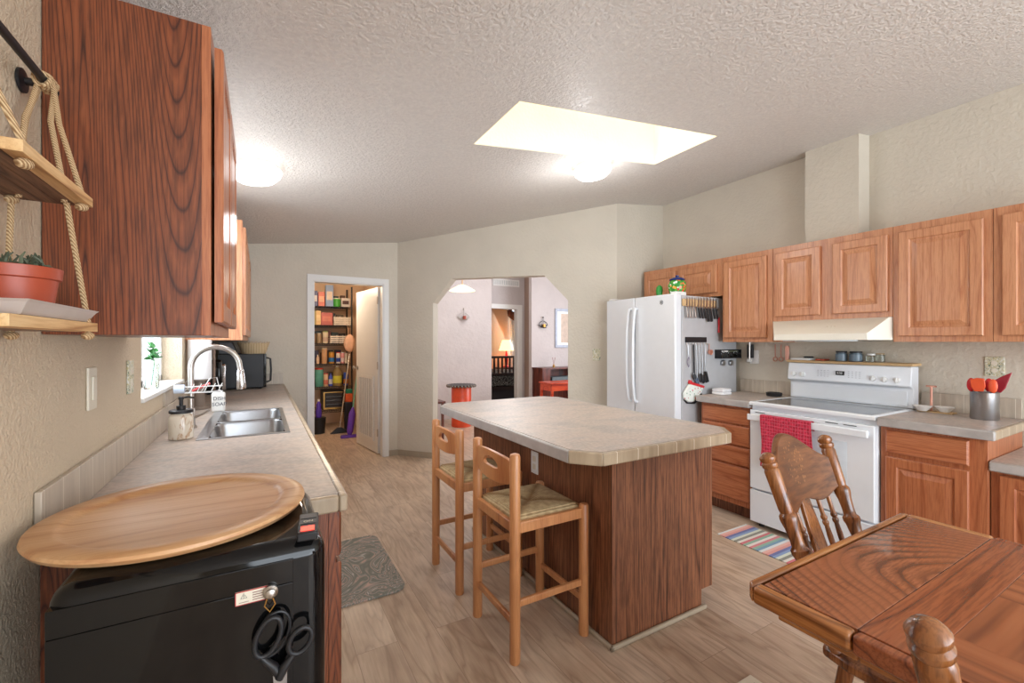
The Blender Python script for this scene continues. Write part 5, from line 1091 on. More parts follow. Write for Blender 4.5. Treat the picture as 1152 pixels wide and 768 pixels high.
# ================================================================== PRESSED-BACK CHAIRS
def turned(a, c_, r, name, T, prof=None, n=20):
    a = Vector(a); c_ = Vector(c_); L = (c_ - a).length
    P = prof or [(0, .8), (.05, .85), (.30, 1.0), (.315, 1.25), (.335, 1.3), (.35, .95), (.37, .9), (.45, 1.2), (.47, 1.42), (.49, 1.42), (.505, 1.05), (.54, 1.0), (.60, 1.12), (.635, 1.35), (.65, 1.4), (.665, 1.35), (.68, 1.0), (.70, 1.1), (.90, 1.22), (.915, 1.05), (.925, 1.25), (.94, 1.3), (.95, 1.05), (.96, 1.25), (.975, 1.3), (.992, 0.95), (1.0, 0.5), (1.004, 0)]
    return B().lathe([(r * k, L * t_) for t_, k in P], a, c_ - a, n).obj(name, M['chair'], T, local=True)
def make_chair(loc, rz, label):
    T = thing('dining_chair', label, 'chair', loc, rz, 'pressed-back oak dining chairs')
    # local: faces -Y, back at +Y
    def outline(sc_=1.0):
        return [(x_ * sc_, y_ * sc_) for x_, y_ in ((-0.20, 0.22), (-0.225, 0.15), (-0.24, 0.0), (-0.235, -0.12), (-0.19, -0.205), (-0.10, -0.235), (0, -0.24), (0.10, -0.235), (0.19, -0.205), (0.235, -0.12), (0.24, 0.0), (0.225, 0.15), (0.20, 0.22), (0.1, 0.235), (0, 0.24), (-0.1, 0.235))]
    B().prism([(x_, y_, 0.43) for x_, y_ in outline()], (0, 0, 0.032)).obj('seat', M['chair'], T, local=True, bevel=0.010, seg=3)
    for s_ in (-1, 1):
        turned((s_ * 0.20, 0.185, 0.4615), (s_ * 0.230, 0.365, 1.005), 0.0185, 'back_post', T)
        turned((s_ * 0.205, -0.215, 0.0), (s_ * 0.165, -0.165, 0.4305), 0.017, 'leg', T, [(0, .7), (.1, .9), (.2, 1.1), (.23, 1.4), (.26, 1.1), (.5, 1.3), (.7, 1.1), (.74, 1.45), (.78, 1.1), (.9, 1.3), (1, 1.2)])
        turned((s_ * 0.20, 0.235, 0.0), (s_ * 0.17, 0.165, 0.4305), 0.017, 'leg', T, [(0, .7), (.1, .9), (.5, 1.2), (.75, 1.1), (1, 1.2)])
        B().rod((s_ * 0.192, -0.198, 0.16), (s_ * 0.188, 0.21, 0.16), 0.011, 10).obj('stretcher', M['chair'], T, local=True)
    B().rod((-0.19, 0.0, 0.16), (0.19, 0.0, 0.16), 0.011, 10).obj('stretcher', M['chair'], T, local=True)
    B().rod((-0.18, -0.19, 0.24), (0.18, -0.19, 0.24), 0.012, 10).obj('stretcher', M['chair'], T, local=True)
    lean = (0.365 - 0.185) / (1.005 - 0.4615)
    def backy(z_): return 0.185 + (z_ - 0.4615) * lean
    def crest(i, j):
        s_ = -1 + 2 * i; x_ = s_ * 0.228; zl = 0.825 - 0.020 * (1 - s_ * s_) * 1.0 + 0.012 * math.cos(s_ * PI * 2) ; zu = 0.930 + 0.100 * math.cos(s_ * PI / 2) ** 1.8
        z_ = zl + (zu - zl) * j
        return (x_, backy(z_) + 0.045 * (1 - s_ * s_) - 0.011, z_)
    cr = B().grid(crest, 36, 10, (0, 0.020, 0)); cr.obj('crest_rail', M['crest'], T, local=True, bevel=0.004)
    for x_ in (-0.150, -0.092, 0.092, 0.150):
        s_ = x_ / 0.228
        turned((x_ * 0.88, 0.205 + 0.03 * (1 - s_ * s_) - 0.01, 0.4615), (x_, backy(0.83) + 0.045 * (1 - s_ * s_), 0.835 + 0.0), 0.0072, 'spindle', T, [(0, .9), (.3, 1.15), (.6, 1.25), (.68, 1.0), (.70, 1.4), (.715, 1.4), (.73, 1.0), (.745, 1.45), (.76, 1.45), (.775, 1.0), (.9, 0.95), (1, .8)], 12)
    def splat(i, j):
        z_ = 0.4615 + 0.37 * j; w_ = 0.026 + 0.018 * math.sin(PI * (0.15 + 0.8 * j)) ; return ((-1 + 2 * i) * w_, 0.225 + (backy(0.83) + 0.043 - 0.225) * j - 0.008, z_)
    B().grid(splat, 6, 14, (0, 0.013, 0)).obj('splat', M['chair'], T, local=True, bevel=0.002)
    return T
t = NT('pressed dark oak crest'); x, y, z = t.xyz(); v = t.n.new('ShaderNodeTexVoronoi'); v.inputs['Scale'].default_value = 70; t.link(t.mapping((1, 1, 1)), v.inputs['Vector'])
d2 = t.math('ADD', t.math('POWER', t.math('DIVIDE', x, 0.07), 2), t.math('POWER', t.math('DIVIDE', t.math('SUBTRACT', z, 0.93), 0.075), 2)); mk = t.math('LESS_THAN', d2, 1.0)
pat = t.math('MULTIPLY', mk, t.math('LESS_THAN', v.outputs['Distance'], 0.30))
gr = t.ramp(t.noise(t.mapping((5, 60, 60)), 1, 3, 0.6), [(0.35, c8(86, 48, 26)), (0.65, c8(128, 78, 44))])
t.col(t.mix(t.math('MULTIPLY', pat, 0.6), gr, c8(164, 112, 66))); t.b.inputs['Roughness'].default_value = 0.3; t.bump(pat, 0.8, 0.003); M['crest'] = t.m
ch = make_chair((1.664, 0.475, 0), math.radians(6), 'pressed-back oak chair on the far side of the table facing us')
copy_tree(ch, (1.093, -0.008, 0), math.radians(90), 'oak chair whose turned post top shows at the bottom edge in front of the table')

# ================================================================== FLOOR TEXTILES AND LOOSE ITEMS
B().box(2.80, 3.135, 0.95, 1.975, 0.0005, 0.006).obj('striped_rug', M['rug'], label='multicoloured striped rug on the floor in front of the stove', cat='rug', bevel=0.002)
pts = []
x0, x1, y0, y1, r_ = 0.215, 0.700, 2.375, 3.16, 0.07
for cx, cy, a0 in ((x1 - r_, y0 + r_, -90), (x1 - r_, y1 - r_, 0), (x0 + r_, y1 - r_, 90), (x0 + r_, y0 + r_, 180)):
    for k in range(7): a = math.radians(a0 + 15 * k); pts.append((cx + r_ * math.cos(a), cy + r_ * math.sin(a), 0.0005))
B().prism(pts, (0, 0, 0.011)).obj('kitchen_mat', M['mat'], label='grey cushioned kitchen mat with rounded corners in front of the sink counter', cat='mat', bevel=0.003)
p_ = on_z(844, 759, 0.004)
Mv = Matrix.Translation((p_.x, p_.y, 0.0005)) @ Matrix.Rotation(0.0, 4, 'Z')
T = thing('floor_register', 'corner of a small white flat item with dark print at the bottom edge', 'floor register', (p_.x, p_.y, 0))
B().box(-0.13, 0.0, -0.28, 0.0, 0, 0.006, Mv).obj('plate', M['plate_cream'], T, bevel=0.002)
b = B()
for k in range(9): b.box(-0.10, -0.03, -0.035 - 0.024 * k, -0.045 - 0.024 * k, 0.0062, 0.0068, Mv)
b.obj('slot', M['dark_slot'], T)

# ================================================================== CEILING LIGHTS, VENT
for (x_, y_, r_, lb) in ((-0.03, 2.95, 0.135, 'lit round dome ceiling light near the left wall cabinets'), (2.07, 2.46, 0.135, 'lit round dome ceiling light beside the skylight')):
    zc = ceil_z(x_); ax = Vector((0.121, 0, -1)).normalized()
    T = thing('ceiling_light', lb, 'ceiling light', (x_, y_, zc))
    B().lathe([(r_ * 0.85, 0.0), (r_ * 0.85, 0.022), (r_ * 0.8, 0.024)], Vector((x_, y_, zc)) + ax * 0.001, ax, 36).obj('base_ring', M['plate_white'], T)
    B().lathe([(r_ * 0.8, 0.0245), (r_, 0.03), (r_ * 1.02, 0.042), (r_ * 0.93, 0.065), (r_ * 0.7, 0.09), (r_ * 0.35, 0.104), (0, 0.107)], Vector((x_, y_, zc)), ax, 36).obj('glass_dome', M['dome'], T)
# switch plate on the diagonal wall
pm = A0 + DV * 2.378; n_ = -NV; T = thing('light_switch', 'patterned switch plate on the wall left of the fridge', 'switch', (pm.x + n_.x * 0.002, pm.y + n_.y * 0.002, 1.17))
def dplate(w0, w1, z0, z1, d0, d1): 
    a = pm + DV * w0 + n_ * d0; c_ = pm + DV * w1 + n_ * d0; return [(a.x, a.y, z0), (c_.x, c_.y, z0), (c_.x, c_.y, z1), (a.x, a.y, z1)], (n_.x * (d1 - d0), n_.y * (d1 - d0), 0)
q, v = dplate(-0.04, 0.04, 1.17, 1.29, 0.0006, 0.006); B().prism(q, v).obj('plate', M['pattern_plate'], T, bevel=0.002)
q, v = dplate(-0.006, 0.006, 1.215, 1.245, 0.0062, 0.014); B().prism(q, v).obj('toggle', M['plate_cream'], T, bevel=0.002)

# ================================================================== PANTRY
hx_, hy_ = 1.245, YP + WT + 0.02; ang = math.atan2(6.20 - hy_, 1.128 - hx_)
T = thing('pantry_door', 'cream pantry door standing open with louvred lower grille', 'door', (hx_, hy_, 0), ang)
B().box(0.0, 0.76, -0.0175, 0.0175, 0.012, 2.025).obj('door_leaf', M['trim'], T, local=True, bevel=0.002)
for s_ in (-1, 1):
    b = B().rings((0.12, s_ * 0.0178, 0.14), (1, 0, 0), (0, 0, 1), (0, s_, 0), 0.52, 0.80, [(0, 0), (0, 0.008), (0.004, 0.010), (0.030, 0.010), (0.034, 0.004)])
    g_ = b.obj('grille', cm(132, 116, 104), T, local=True, flat=True)
    b = B()
    b.box(0.12, 0.156, min(s_*0.0180, s_*0.031), max(s_*0.0180, s_*0.031), 0.14, 0.94); b.box(0.604, 0.64, min(s_*0.0180, s_*0.031), max(s_*0.0180, s_*0.031), 0.14, 0.94); b.box(0.156, 0.604, min(s_*0.0180, s_*0.031), max(s_*0.0180, s_*0.031), 0.14, 0.176); b.box(0.156, 0.604, min(s_*0.0180, s_*0.031), max(s_*0.0180, s_*0.031), 0.904, 0.94)
    for k in range(8): b.box(0.172 + k * 0.054, 0.196 + k * 0.054, min(s_ * 0.0215, s_ * 0.030), max(s_ * 0.0215, s_ * 0.030), 0.175, 0.905)
    b.obj('slat', M['trim'], g_, local=True)
for s_ in (-1, 1): B().lathe([(0.026, 0), (0.026, 0.006), (0.010, 0.010), (0.010, 0.032), (0.026, 0.042), (0.030, 0.055), (0.022, 0.066), (0, 0.070)], (0.70, s_ * 0.0178, 1.02), (0, s_, 0), 20).obj('knob', M['nickel'], T, local=True)
for z_ in (0.22, 1.03, 1.82): B().box(-0.012, 0.012, 0.0178, 0.026, z_, z_ + 0.09).obj('hinge', M['nickel'], T, local=True)
# wire shelving unit
SX, EX, FY_, BY_ = 0.30, 1.27, 7.42, 7.88
T = thing('wire_shelving', 'black wire shelving unit filled with groceries in the pantry', 'shelving unit', ((SX + EX) / 2, (FY_ + BY_) / 2, 0))
for x_ in (SX, EX):
    for y_ in (FY_, BY_): B().rod((x_, y_, 0), (x_, y_, 2.25), 0.013, 10).obj('post', M['black_matte'], T)
SZ = [0.288, 0.663, 1.02, 1.343, 1.63, 1.926]
for z_ in SZ:
    b = B()
    for y_ in (FY_, BY_):
        b.rod((SX, y_, z_ - 0.005), (EX, y_, z_ - 0.005), 0.004, 6); b.rod((SX, y_, z_ - 0.032), (EX, y_, z_ - 0.032), 0.004, 6)
    for k in range(28): x_ = SX + (EX - SX) * (k + 0.5) / 28; b.rod((x_, FY_, z_ - 0.003), (x_, BY_, z_ - 0.003), 0.003, 5)
    for k in range(14): x_ = SX + (EX - SX) * k / 14; b.tube([(x_, FY_, z_ - 0.005), (x_ + 0.03, FY_, z_ - 0.032), (x_ + 0.06, FY_, z_ - 0.005)], 0.0025, 5)
    b.obj('wire_shelf', M['black_matte'], T)
def bottle_prof(r, h, kind):
    if kind == 'bottle': return [(0, 0), (r * .92, 0), (r, .01), (r, h * .62), (r * .8, h * .72), (r * .35, h * .82), (r * .3, h * .93)]
    if kind == 'jug': return [(0, 0), (r * .95, 0), (r, .012), (r, h * .68), (r * .85, h * .8), (r * .4, h * .9), (r * .32, h * .95)]
    return [(0, 0), (r * .95, 0), (r, .008), (r, h * .92), (r * .93, h * .96)]
SHN = ['bottom', 'lower', 'third', 'middle', 'upper', 'top']
def grocery(shelf, u, w_px, h_px, kind, colr, what, capc=None, band=None, y_=None, z_=None):
    z0 = (SZ[shelf] + 0.0005) if z_ is None else z_
    Y = y_ or FY_ + 0.09; p_ = on_y(u, 400, Y); d = p_.x * SY + Y * CY; w_ = w_px * d / F_PX; h = h_px * d / F_PX; r = w_ / 2
    where = {0: 'bottom', 1: 'fifth', 2: 'fourth', 3: 'third', 4: 'second', 5: 'top'}[shelf] if z_ is None else None
    lb = what
    if kind == 'box':
        T = thing(what_name, lb, what_cat, (p_.x, Y, z0)); dd = min(0.16, w_ * 0.9)
        B().box(p_.x - r, p_.x + r, Y - 0.03, Y - 0.03 + dd, z0, z0 + h).obj('carton', cm(*colr), T, bevel=0.002)
        if band: B().box(p_.x - r * 0.75, p_.x + r * 0.75, Y - 0.0315, Y - 0.0303, z0 + h * 0.3, z0 + h * 0.7).obj('printed_panel', cm(*band), T)
    elif kind in ('basket', 'crate'):
        T = thing(what_name, lb, what_cat, (p_.x, Y, z0)); b = B(); dd = 0.2
        n_ = 4 if kind == 'basket' else 3; t0 = 0.004
        for k in range(n_):
            za = z0 + h * (k / n_); zb = za + h * (0.62 / n_)
            b.box(p_.x - r, p_.x + r, Y - 0.04, Y - 0.04 + t0, za, zb); b.box(p_.x - r, p_.x + r, Y + dd - t0, Y + dd, za, zb)
            b.box(p_.x - r, p_.x - r + t0, Y - 0.04, Y + dd, za, zb); b.box(p_.x + r - t0, p_.x + r, Y - 0.04, Y + dd, za, zb)
        for sx in (-1, -0.33, 0.33, 1): b.box(p_.x + sx * (r - 0.004) - 0.004, p_.x + sx * (r - 0.004) + 0.004, Y - 0.041, Y - 0.0355, z0, z0 + h)
        b.box(p_.x - r, p_.x + r, Y - 0.04, Y + dd, z0, z0 + 0.004); b.obj('basket_wall', cm(*colr), T)
    else:
        T = thing(what_name, lb, what_cat, (p_.x, Y, z0))
        B().lathe([(a, b_) for a, b_ in bottle_prof(r, h, kind)], (p_.x, Y, z0), n=16).obj('body', cm(*colr), T)
        cr = r * (0.36 if kind != 'can' else 0.98); t0 = {'bottle': .93, 'jug': .95, 'can': .96}[kind] * h
        if capc: B().lathe([(cr, t0 + 0.0003), (cr, t0 + max(0.014, h * 0.07)), (0, t0 + max(0.0145, h * 0.072))], (p_.x, Y, z0), n=14).obj('cap', cm(*capc), T)
        if band: B().lathe([(r * 1.01, h * .15), (r * 1.015, h * .16), (r * 1.015, h * .5), (r * 1.01, h * .51)], (p_.x, Y, z0), n=16).obj('wrapper', cm(*band), T)
    return T
G = [
 # shelf, u, w, h, kind, colour, name, category, label, cap, band
 (5, 354, 6, 17, 'box', (50, 50, 90), 'cereal_box', 'box', 'dark blue box at the left end of the top pantry shelf', None, (180, 170, 170)),
 (5, 361.5, 6.5, 16, 'box', (196, 96, 70), 'cereal_box', 'box', 'red orange box beside the dark blue box on the top pantry shelf', None, (210, 150, 110)),
 (5, 370.5, 8, 24, 'box', (120, 140, 170), 'snack_bag', 'bag', 'tall pale blue bag on the top pantry shelf', None, (200, 180, 160)),
 (5, 379, 8, 9, 'can', (60, 150, 50), 'food_tin', 'tin', 'green tin on the top pantry shelf', (210, 200, 180), None),
 (5, 388.5, 9, 10, 'box', (196, 188, 180), 'white_crate', 'crate', 'white box with dark window at the right of the top pantry shelf', None, (70, 40, 36)),
 (4, 353.5, 4, 16, 'box', (150, 130, 60), 'food_box', 'box', 'olive yellow box at the left of the second pantry shelf', None, None),
 (4, 358, 5, 16, 'box', (212, 170, 104), 'food_box', 'box', 'tan box beside the olive one on the second pantry shelf', None, (220, 190, 130)),
 (4, 367.5, 12, 14, 'box', (176, 84, 70), 'food_box', 'box', 'wide red box in the middle of the second pantry shelf', None, (196, 110, 84)),
 (4, 385, 18, 10, 'basket', (222, 208, 190), 'storage_basket', 'basket', 'white slotted basket on the second pantry shelf', None, None),
 (3, 353, 5, 11, 'can', (120, 96, 70), 'glass_jar', 'jar', 'brown glass jar at the left of the third pantry shelf', (60, 50, 44), None),
 (3, 359, 5, 11, 'can', (150, 126, 96), 'glass_jar', 'jar', 'pale brown glass jar, second on the third pantry shelf', (150, 150, 140), None),
 (3, 366, 6, 13, 'can', (206, 190, 160), 'oat_tin', 'tin', 'cream tin with green lid on the third pantry shelf', (110, 140, 70), (190, 160, 140)),
 (3, 382, 20, 9, 'basket', (226, 212, 196), 'storage_basket', 'basket', 'long white slotted basket on the third pantry shelf', None, None),
 (2, 352, 3.5, 13, 'bottle', (110, 44, 30), 'sauce_bottle', 'bottle', 'dark red bottle at the left of the fourth pantry shelf', (60, 30, 20), None),
 (2, 357.5, 3.5, 10, 'bottle', (222, 190, 160), 'sauce_bottle', 'bottle', 'short cream bottle on the fourth pantry shelf', (220, 210, 200), None),
 (2, 365, 6, 17, 'can', (196, 150, 108), 'syrup_jar', 'jar', 'tall tan jar on the fourth pantry shelf', (210, 190, 160), None),
 (2, 373, 6, 13, 'can', (190, 130, 40), 'honey_jar', 'jar', 'amber jar with blue label on the fourth pantry shelf', (110, 90, 40), (40, 110, 170)),
 (2, 380.5, 4.5, 12, 'can', (222, 210, 196), 'spray_can', 'can', 'white can with blue foot on the fourth pantry shelf', (200, 60, 60), (40, 70, 160)),
 (2, 385.5, 4, 12, 'can', (222, 150, 150), 'spray_can', 'can', 'pink and white can on the fourth pantry shelf', (200, 200, 200), (220, 200, 200)),
 (2, 389.5, 3.2, 11, 'can', (216, 206, 190), 'spray_can', 'can', 'slim white can at the right of the fourth pantry shelf', (210, 200, 190), None),
 (1, 352.5, 3, 14, 'bottle', (150, 40, 40), 'soda_bottle', 'bottle', 'dark red bottle at the left of the fifth pantry shelf', (220, 210, 200), None),
 (1, 359, 9, 20, 'can', (86, 156, 140), 'drink_canister', 'canister', 'big teal canister with red lid on the fifth pantry shelf', (206, 50, 36), None),
 (1, 366.5, 5, 14, 'can', (222, 186, 150), 'cleaner_bottle', 'bottle', 'cream carton bottle next to the teal canister', (206, 90, 80), (214, 120, 100)),
 (1, 372, 4.5, 15, 'bottle', (70, 90, 190), 'cleaner_bottle', 'bottle', 'blue bottle with white base on the fifth pantry shelf', (40, 50, 70), (200, 200, 200)),
 (1, 379.5, 9.5, 22, 'jug', (140, 116, 70), 'oil_jug', 'jug', 'large olive oil jug with yellow label on the fifth pantry shelf', (220, 210, 190), (206, 196, 60)),
 (1, 389, 5, 14, 'can', (50, 80, 170), 'coffee_tin', 'tin', 'blue tin at the right of the fifth pantry shelf', (60, 90, 190), (190, 120, 60)),
]
for sh, u, w_, h, kd, c_, what_name, what_cat, lb, cap, band in G:
    grocery(sh, u, w_, h, kd, c_, lb, cap, band)
# packages in the back rows of the shelves
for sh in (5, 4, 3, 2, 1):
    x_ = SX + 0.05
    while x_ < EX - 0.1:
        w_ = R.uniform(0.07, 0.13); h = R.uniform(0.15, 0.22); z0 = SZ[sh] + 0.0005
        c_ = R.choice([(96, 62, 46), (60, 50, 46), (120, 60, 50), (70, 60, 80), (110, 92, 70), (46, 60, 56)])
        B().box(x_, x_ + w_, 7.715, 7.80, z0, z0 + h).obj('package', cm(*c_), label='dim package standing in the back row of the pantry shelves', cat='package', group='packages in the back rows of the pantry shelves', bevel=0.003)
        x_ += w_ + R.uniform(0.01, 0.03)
# things low in the pantry
what_name, what_cat = 'grill_rack', 'rack'
T = thing('toaster_oven', 'dark toaster oven with brass trim on the bottom pantry shelf', 'toaster oven', (0.98, 7.6, SZ[0]))
a = on_y(363, 400, 7.46).x; c_ = on_y(387, 400, 7.46).x
B().box(a, c_, 7.46, 7.78, SZ[0] + 0.001, SZ[0] + 0.30).obj('casing', cm(44, 36, 30), T, bevel=0.006)
b = B()
for (x0, x1, z0, z1) in ((a + 0.01, c_ - 0.01, SZ[0] + 0.27, SZ[0] + 0.285), (a + 0.01, c_ - 0.01, SZ[0] + 0.012, SZ[0] + 0.04), (a + 0.01, a + 0.03, SZ[0] + 0.04, SZ[0] + 0.27)): b.box(x0, x1, 7.452, 7.4598, z0, z1)
b.obj('door_trim', M['brass'], T)
b = B()
for k in range(3): b.rod((a + 0.05, 7.455, SZ[0] + 0.09 + 0.06 * k), (c_ - 0.03, 7.455, SZ[0] + 0.09 + 0.06 * k), 0.003, 6)
b.obj('rack_wire', M['nickel'], T)
p_ = on_z(358.5, 484, 0)
T = thing('waste_bin', 'black bin on the pantry floor under the purple bottle', 'bin', (p_.x, 7.15, 0))
bx, by = on_y(358.5, 400, 7.12).x, 7.12
B().lathe([(0, 0.001), (0.085, 0.001), (0.10, 0.22), (0.105, 0.225), (0.098, 0.225), (0.084, 0.012), (0, 0.012)], (bx, by, 0), n=28).obj('bin_body', M['black_matte'], T)
B().lathe([(0.102, 0.2255), (0.10, 0.235), (0, 0.24)], (bx, by, 0), n=28).obj('bin_lid', M['black_matte'], T)
T = thing('cleaner_bottle', 'purple cleaner bottle with white cap standing on the black bin', 'bottle', (bx, by, 0.2405))
B().lathe([(0, 0), (0.038, 0), (0.042, 0.01), (0.042, 0.10), (0.030, 0.15), (0.034, 0.19), (0.018, 0.22), (0.016, 0.235)], (bx, by, 0.2405), n=20).obj('body', cm(84, 54, 170), T)
B().lathe([(0.014, 0.2353), (0.014, 0.265), (0, 0.268)], (bx, by, 0.2405), n=14).obj('cap', M['plate_white'], T)
# brooms leaning in the corner
def pole_tool(name, label, top, foot, r, pm_, headf, hm):
    T = thing(name, label, 'cleaning tool', (foot[0], foot[1], 0))
    B().rod(foot, top, r, 10).obj('pole', pm_, T); b = B(); headf(b, Vector(foot), (Vector(top) - Vector(foot)).normalized()); b.obj('head', hm, T, bevel=0.003)
def broom(b, f, d):
    b.add([f + Vector(q) for q in ((-0.03, -0.02, 0.05), (0.03, -0.02, 0.05), (0.03, 0.02, 0.05), (-0.03, 0.02, 0.05), (-0.13, -0.03, -0.035), (0.16, -0.03, -0.035), (0.16, 0.03, -0.035), (-0.13, 0.03, -0.035))], [(0, 1, 2, 3), (7, 6, 5, 4), (0, 4, 5, 1), (1, 5, 6, 2), (2, 6, 7, 3), (3, 7, 4, 0)])
f0 = on_y(381, 474, 7.0); t0 = on_y(393.5, 398, 7.38)
pole_tool('push_broom', 'grey-poled push broom leaning across the pantry shelves', (1.235, 7.38, 1.21), (1.02, 6.98, 0.036), 0.011, M['nickel'], broom, M['black_matte'])
def mop(b, f, d):
    b.lathe([(0.025, 0.0), (0.045, 0.05), (0.048, 0.30), (0.02, 0.38), (0.014, 0.40)], f, d, 16)
    b.add([f + Vector(q) for q in ((-0.12, -0.05, -0.034), (0.12, -0.05, -0.034), (0.12, 0.05, -0.034), (-0.12, 0.05, -0.034), (-0.11, -0.04, 0.0), (0.11, -0.04, 0.0), (0.11, 0.04, 0.0), (-0.11, 0.04, 0.0))], [(3, 2, 1, 0), (4, 5, 6, 7), (0, 1, 5, 4), (1, 2, 6, 5), (2, 3, 7, 6), (3, 0, 4, 7)])
mf = on_z(391.5, 492, 0.0)
pole_tool('spray_mop', 'purple spray mop standing behind the pantry door', (1.30, 6.95, 1.12), (mf.x + 0.02, mf.y, 0.036), 0.010, cm(120, 180, 160), mop, cm(96, 50, 170))
T = thing('dust_pan', 'orange and green handled duster against the pantry corner', 'duster', (1.24, 7.3, 0))
dx_ = on_y(392, 400, 7.2).x
B().box(dx_ - 0.05, dx_ + 0.06, 7.19, 7.23, 0.43, 0.56).obj('orange_body', cm(214, 92, 44), T, bevel=0.01)
B().box(dx_ - 0.04, dx_ + 0.055, 7.19, 7.23, 0.5605, 0.63).obj('green_top', cm(30, 130, 100), T, bevel=0.01)
B().box(dx_ - 0.06, dx_ + 0.06, 7.18, 7.24, 0.001, 0.4295).obj('dark_bag', cm(34, 34, 44), T, bevel=0.015)
T = thing('hanging_bag', 'crumpled peach bag hanging at the right end of the pantry shelves', 'bag', (1.2, 7.3, 1.3))
p_ = on_y(393, 386, 7.33)
b = B().ball((p_.x, 7.33, p_.z), (0.085, 0.05, 0.14), 18); b.v = [v_ + Vector((R.uniform(-.006, .006), R.uniform(-.006, .006), R.uniform(-.006, .006))) for v_ in b.v]; b.obj('bag_body', cm(222, 178, 150, 0.8), T)
B().tube([(p_.x - 0.02, 7.35, p_.z + 0.13), (p_.x - 0.01, 7.39, p_.z + 0.2), (p_.x - 0.02, FY_ - 0.008, p_.z + 0.29)], 0.004, 6).obj('strap', cm(200, 160, 130), T)

# ================================================================== ROOMS BEYOND THE ARCH
pc_ = on_y(520, 325, 5.9); px, py, pz = pc_.x, 5.9, pc_.z
T = thing('pendant_lamp', 'lit warm glass pendant lamp seen through the arch', 'pendant lamp', (px, py, pz))
B().lathe([(0.022, 0.062), (0.06, 0.05), (0.13, 0.012), (0.185, -0.022), (0.186, -0.030), (0.178, -0.026), (0.12, 0.004), (0.05, 0.04), (0.02, 0.052)], (px, py, pz), n=40).obj('shade', M['shade'], T)
B().rod((px, py, pz + 0.06), (px, py, ceil_z(px)), 0.006, 8).obj('stem', M['brass'], T)
B().ball((px, py, pz + 0.01), 0.025, 12).obj('bulb', M['dome'], T)
T = thing('wall_vent', 'white slotted air vent high on the wall beyond the arch', 'vent', tuple(on_y(568, 318, YD)))
a = on_y(554, 314, YD); c_ = on_y(584, 323, YD)
B().rings((a.x, YD - 0.0008, c_.z), (1, 0, 0), (0, 0, 1), (0, -1, 0), c_.x - a.x, a.z - c_.z + 0.02, [(0, 0), (0, 0.010), (0.004, 0.013), (0.022, 0.013), (0.026, 0.004)]).obj('frame', M['trim'], T, flat=True)
b = B()
for k in range(15): x_ = a.x + 0.035 + k * (c_.x - a.x - 0.07) / 14; b.box(x_ - 0.005, x_ + 0.005, YD - 0.011, YD - 0.0055, c_.z + 0.028, a.z - 0.008)
b.obj('slat', cm(170, 176, 176), T)
def sconce(label, c_, Y, kind):
    T = thing('wall_sconce', label, 'sconce', (c_.x, Y, c_.z))
    b = B(); y_ = Y - 0.03
    for s_ in (-1, 1):
        b.tube([(c_.x + s_ * (0.01 + 0.02 * t_), y_ , c_.z - 0.03 - 0.02 * math.sin(t_)) for t_ in range(6)], 0.007, 6)
        b.tube([(c_.x + s_ * (0.02 + 0.075 * math.sin(t_ * PI / 6)), y_, c_.z - 0.05 + 0.02 * t_) for t_ in range(7)], 0.006, 6)
    b.tube([(c_.x, y_, c_.z - 0.05), (c_.x, y_, c_.z + 0.06), (c_.x, y_, c_.z + 0.14)], 0.006, 6); b.ball((c_.x, y_, c_.z + 0.14), 0.015, 8)
    b.box(c_.x - 0.012, c_.x + 0.012, y_, Y - 0.0005, c_.z - 0.05, c_.z + 0.0)
    b.lathe([(0.02, 0), (0.055, 0.01), (0.06, 0.018), (0, 0.018)], (c_.x, y_ - 0.035, c_.z - 0.07), n=16)
    b.obj('scroll_frame', M['nickel'] if kind else M['black_matte'], T)
    B().lathe([(0.028, 0), (0.03, 0.06), (0, 0.062)], (c_.x, y_ - 0.035, c_.z - 0.0515), n=14).obj('candle', cm(170, 80, 60) if kind else M['brass'], T)
sconce('metal candle sconce with red candle on the mauve wall left of the far doorway', on_y(521, 356, YA), YA, 1)
sconce('scrolled dark candle sconce on the mauve wall right of the far doorway', on_y(610, 365, YB), YB, 0)
T = thing('framed_picture', 'framed picture with white mat at the right side of the arch', 'picture', tuple(on_y(634, 368, YB)))
a = on_y(624, 391, YB); c_ = on_y(646, 348, YB)
B().rings((a.x, YB - 0.0008, a.z), (1, 0, 0), (0, 0, 1), (0, -1, 0), c_.x - a.x, c_.z - a.z, [(0, 0), (0, 0.025), (0.01, 0.03), (0.045, 0.03), (0.05, 0.018)]).obj('frame', cm(176, 184, 200), T, flat=True)
B().box(a.x + 0.055, c_.x - 0.055, YB - 0.0215, YB - 0.0195, a.z + 0.055, c_.z - 0.055).obj('mat_board', M['plate_white'], T)
B().box(a.x + 0.14, c_.x - 0.12, YB - 0.0235, YB - 0.0217, a.z + 0.10, c_.z - 0.10).obj('print', cm(196, 176, 160), T)
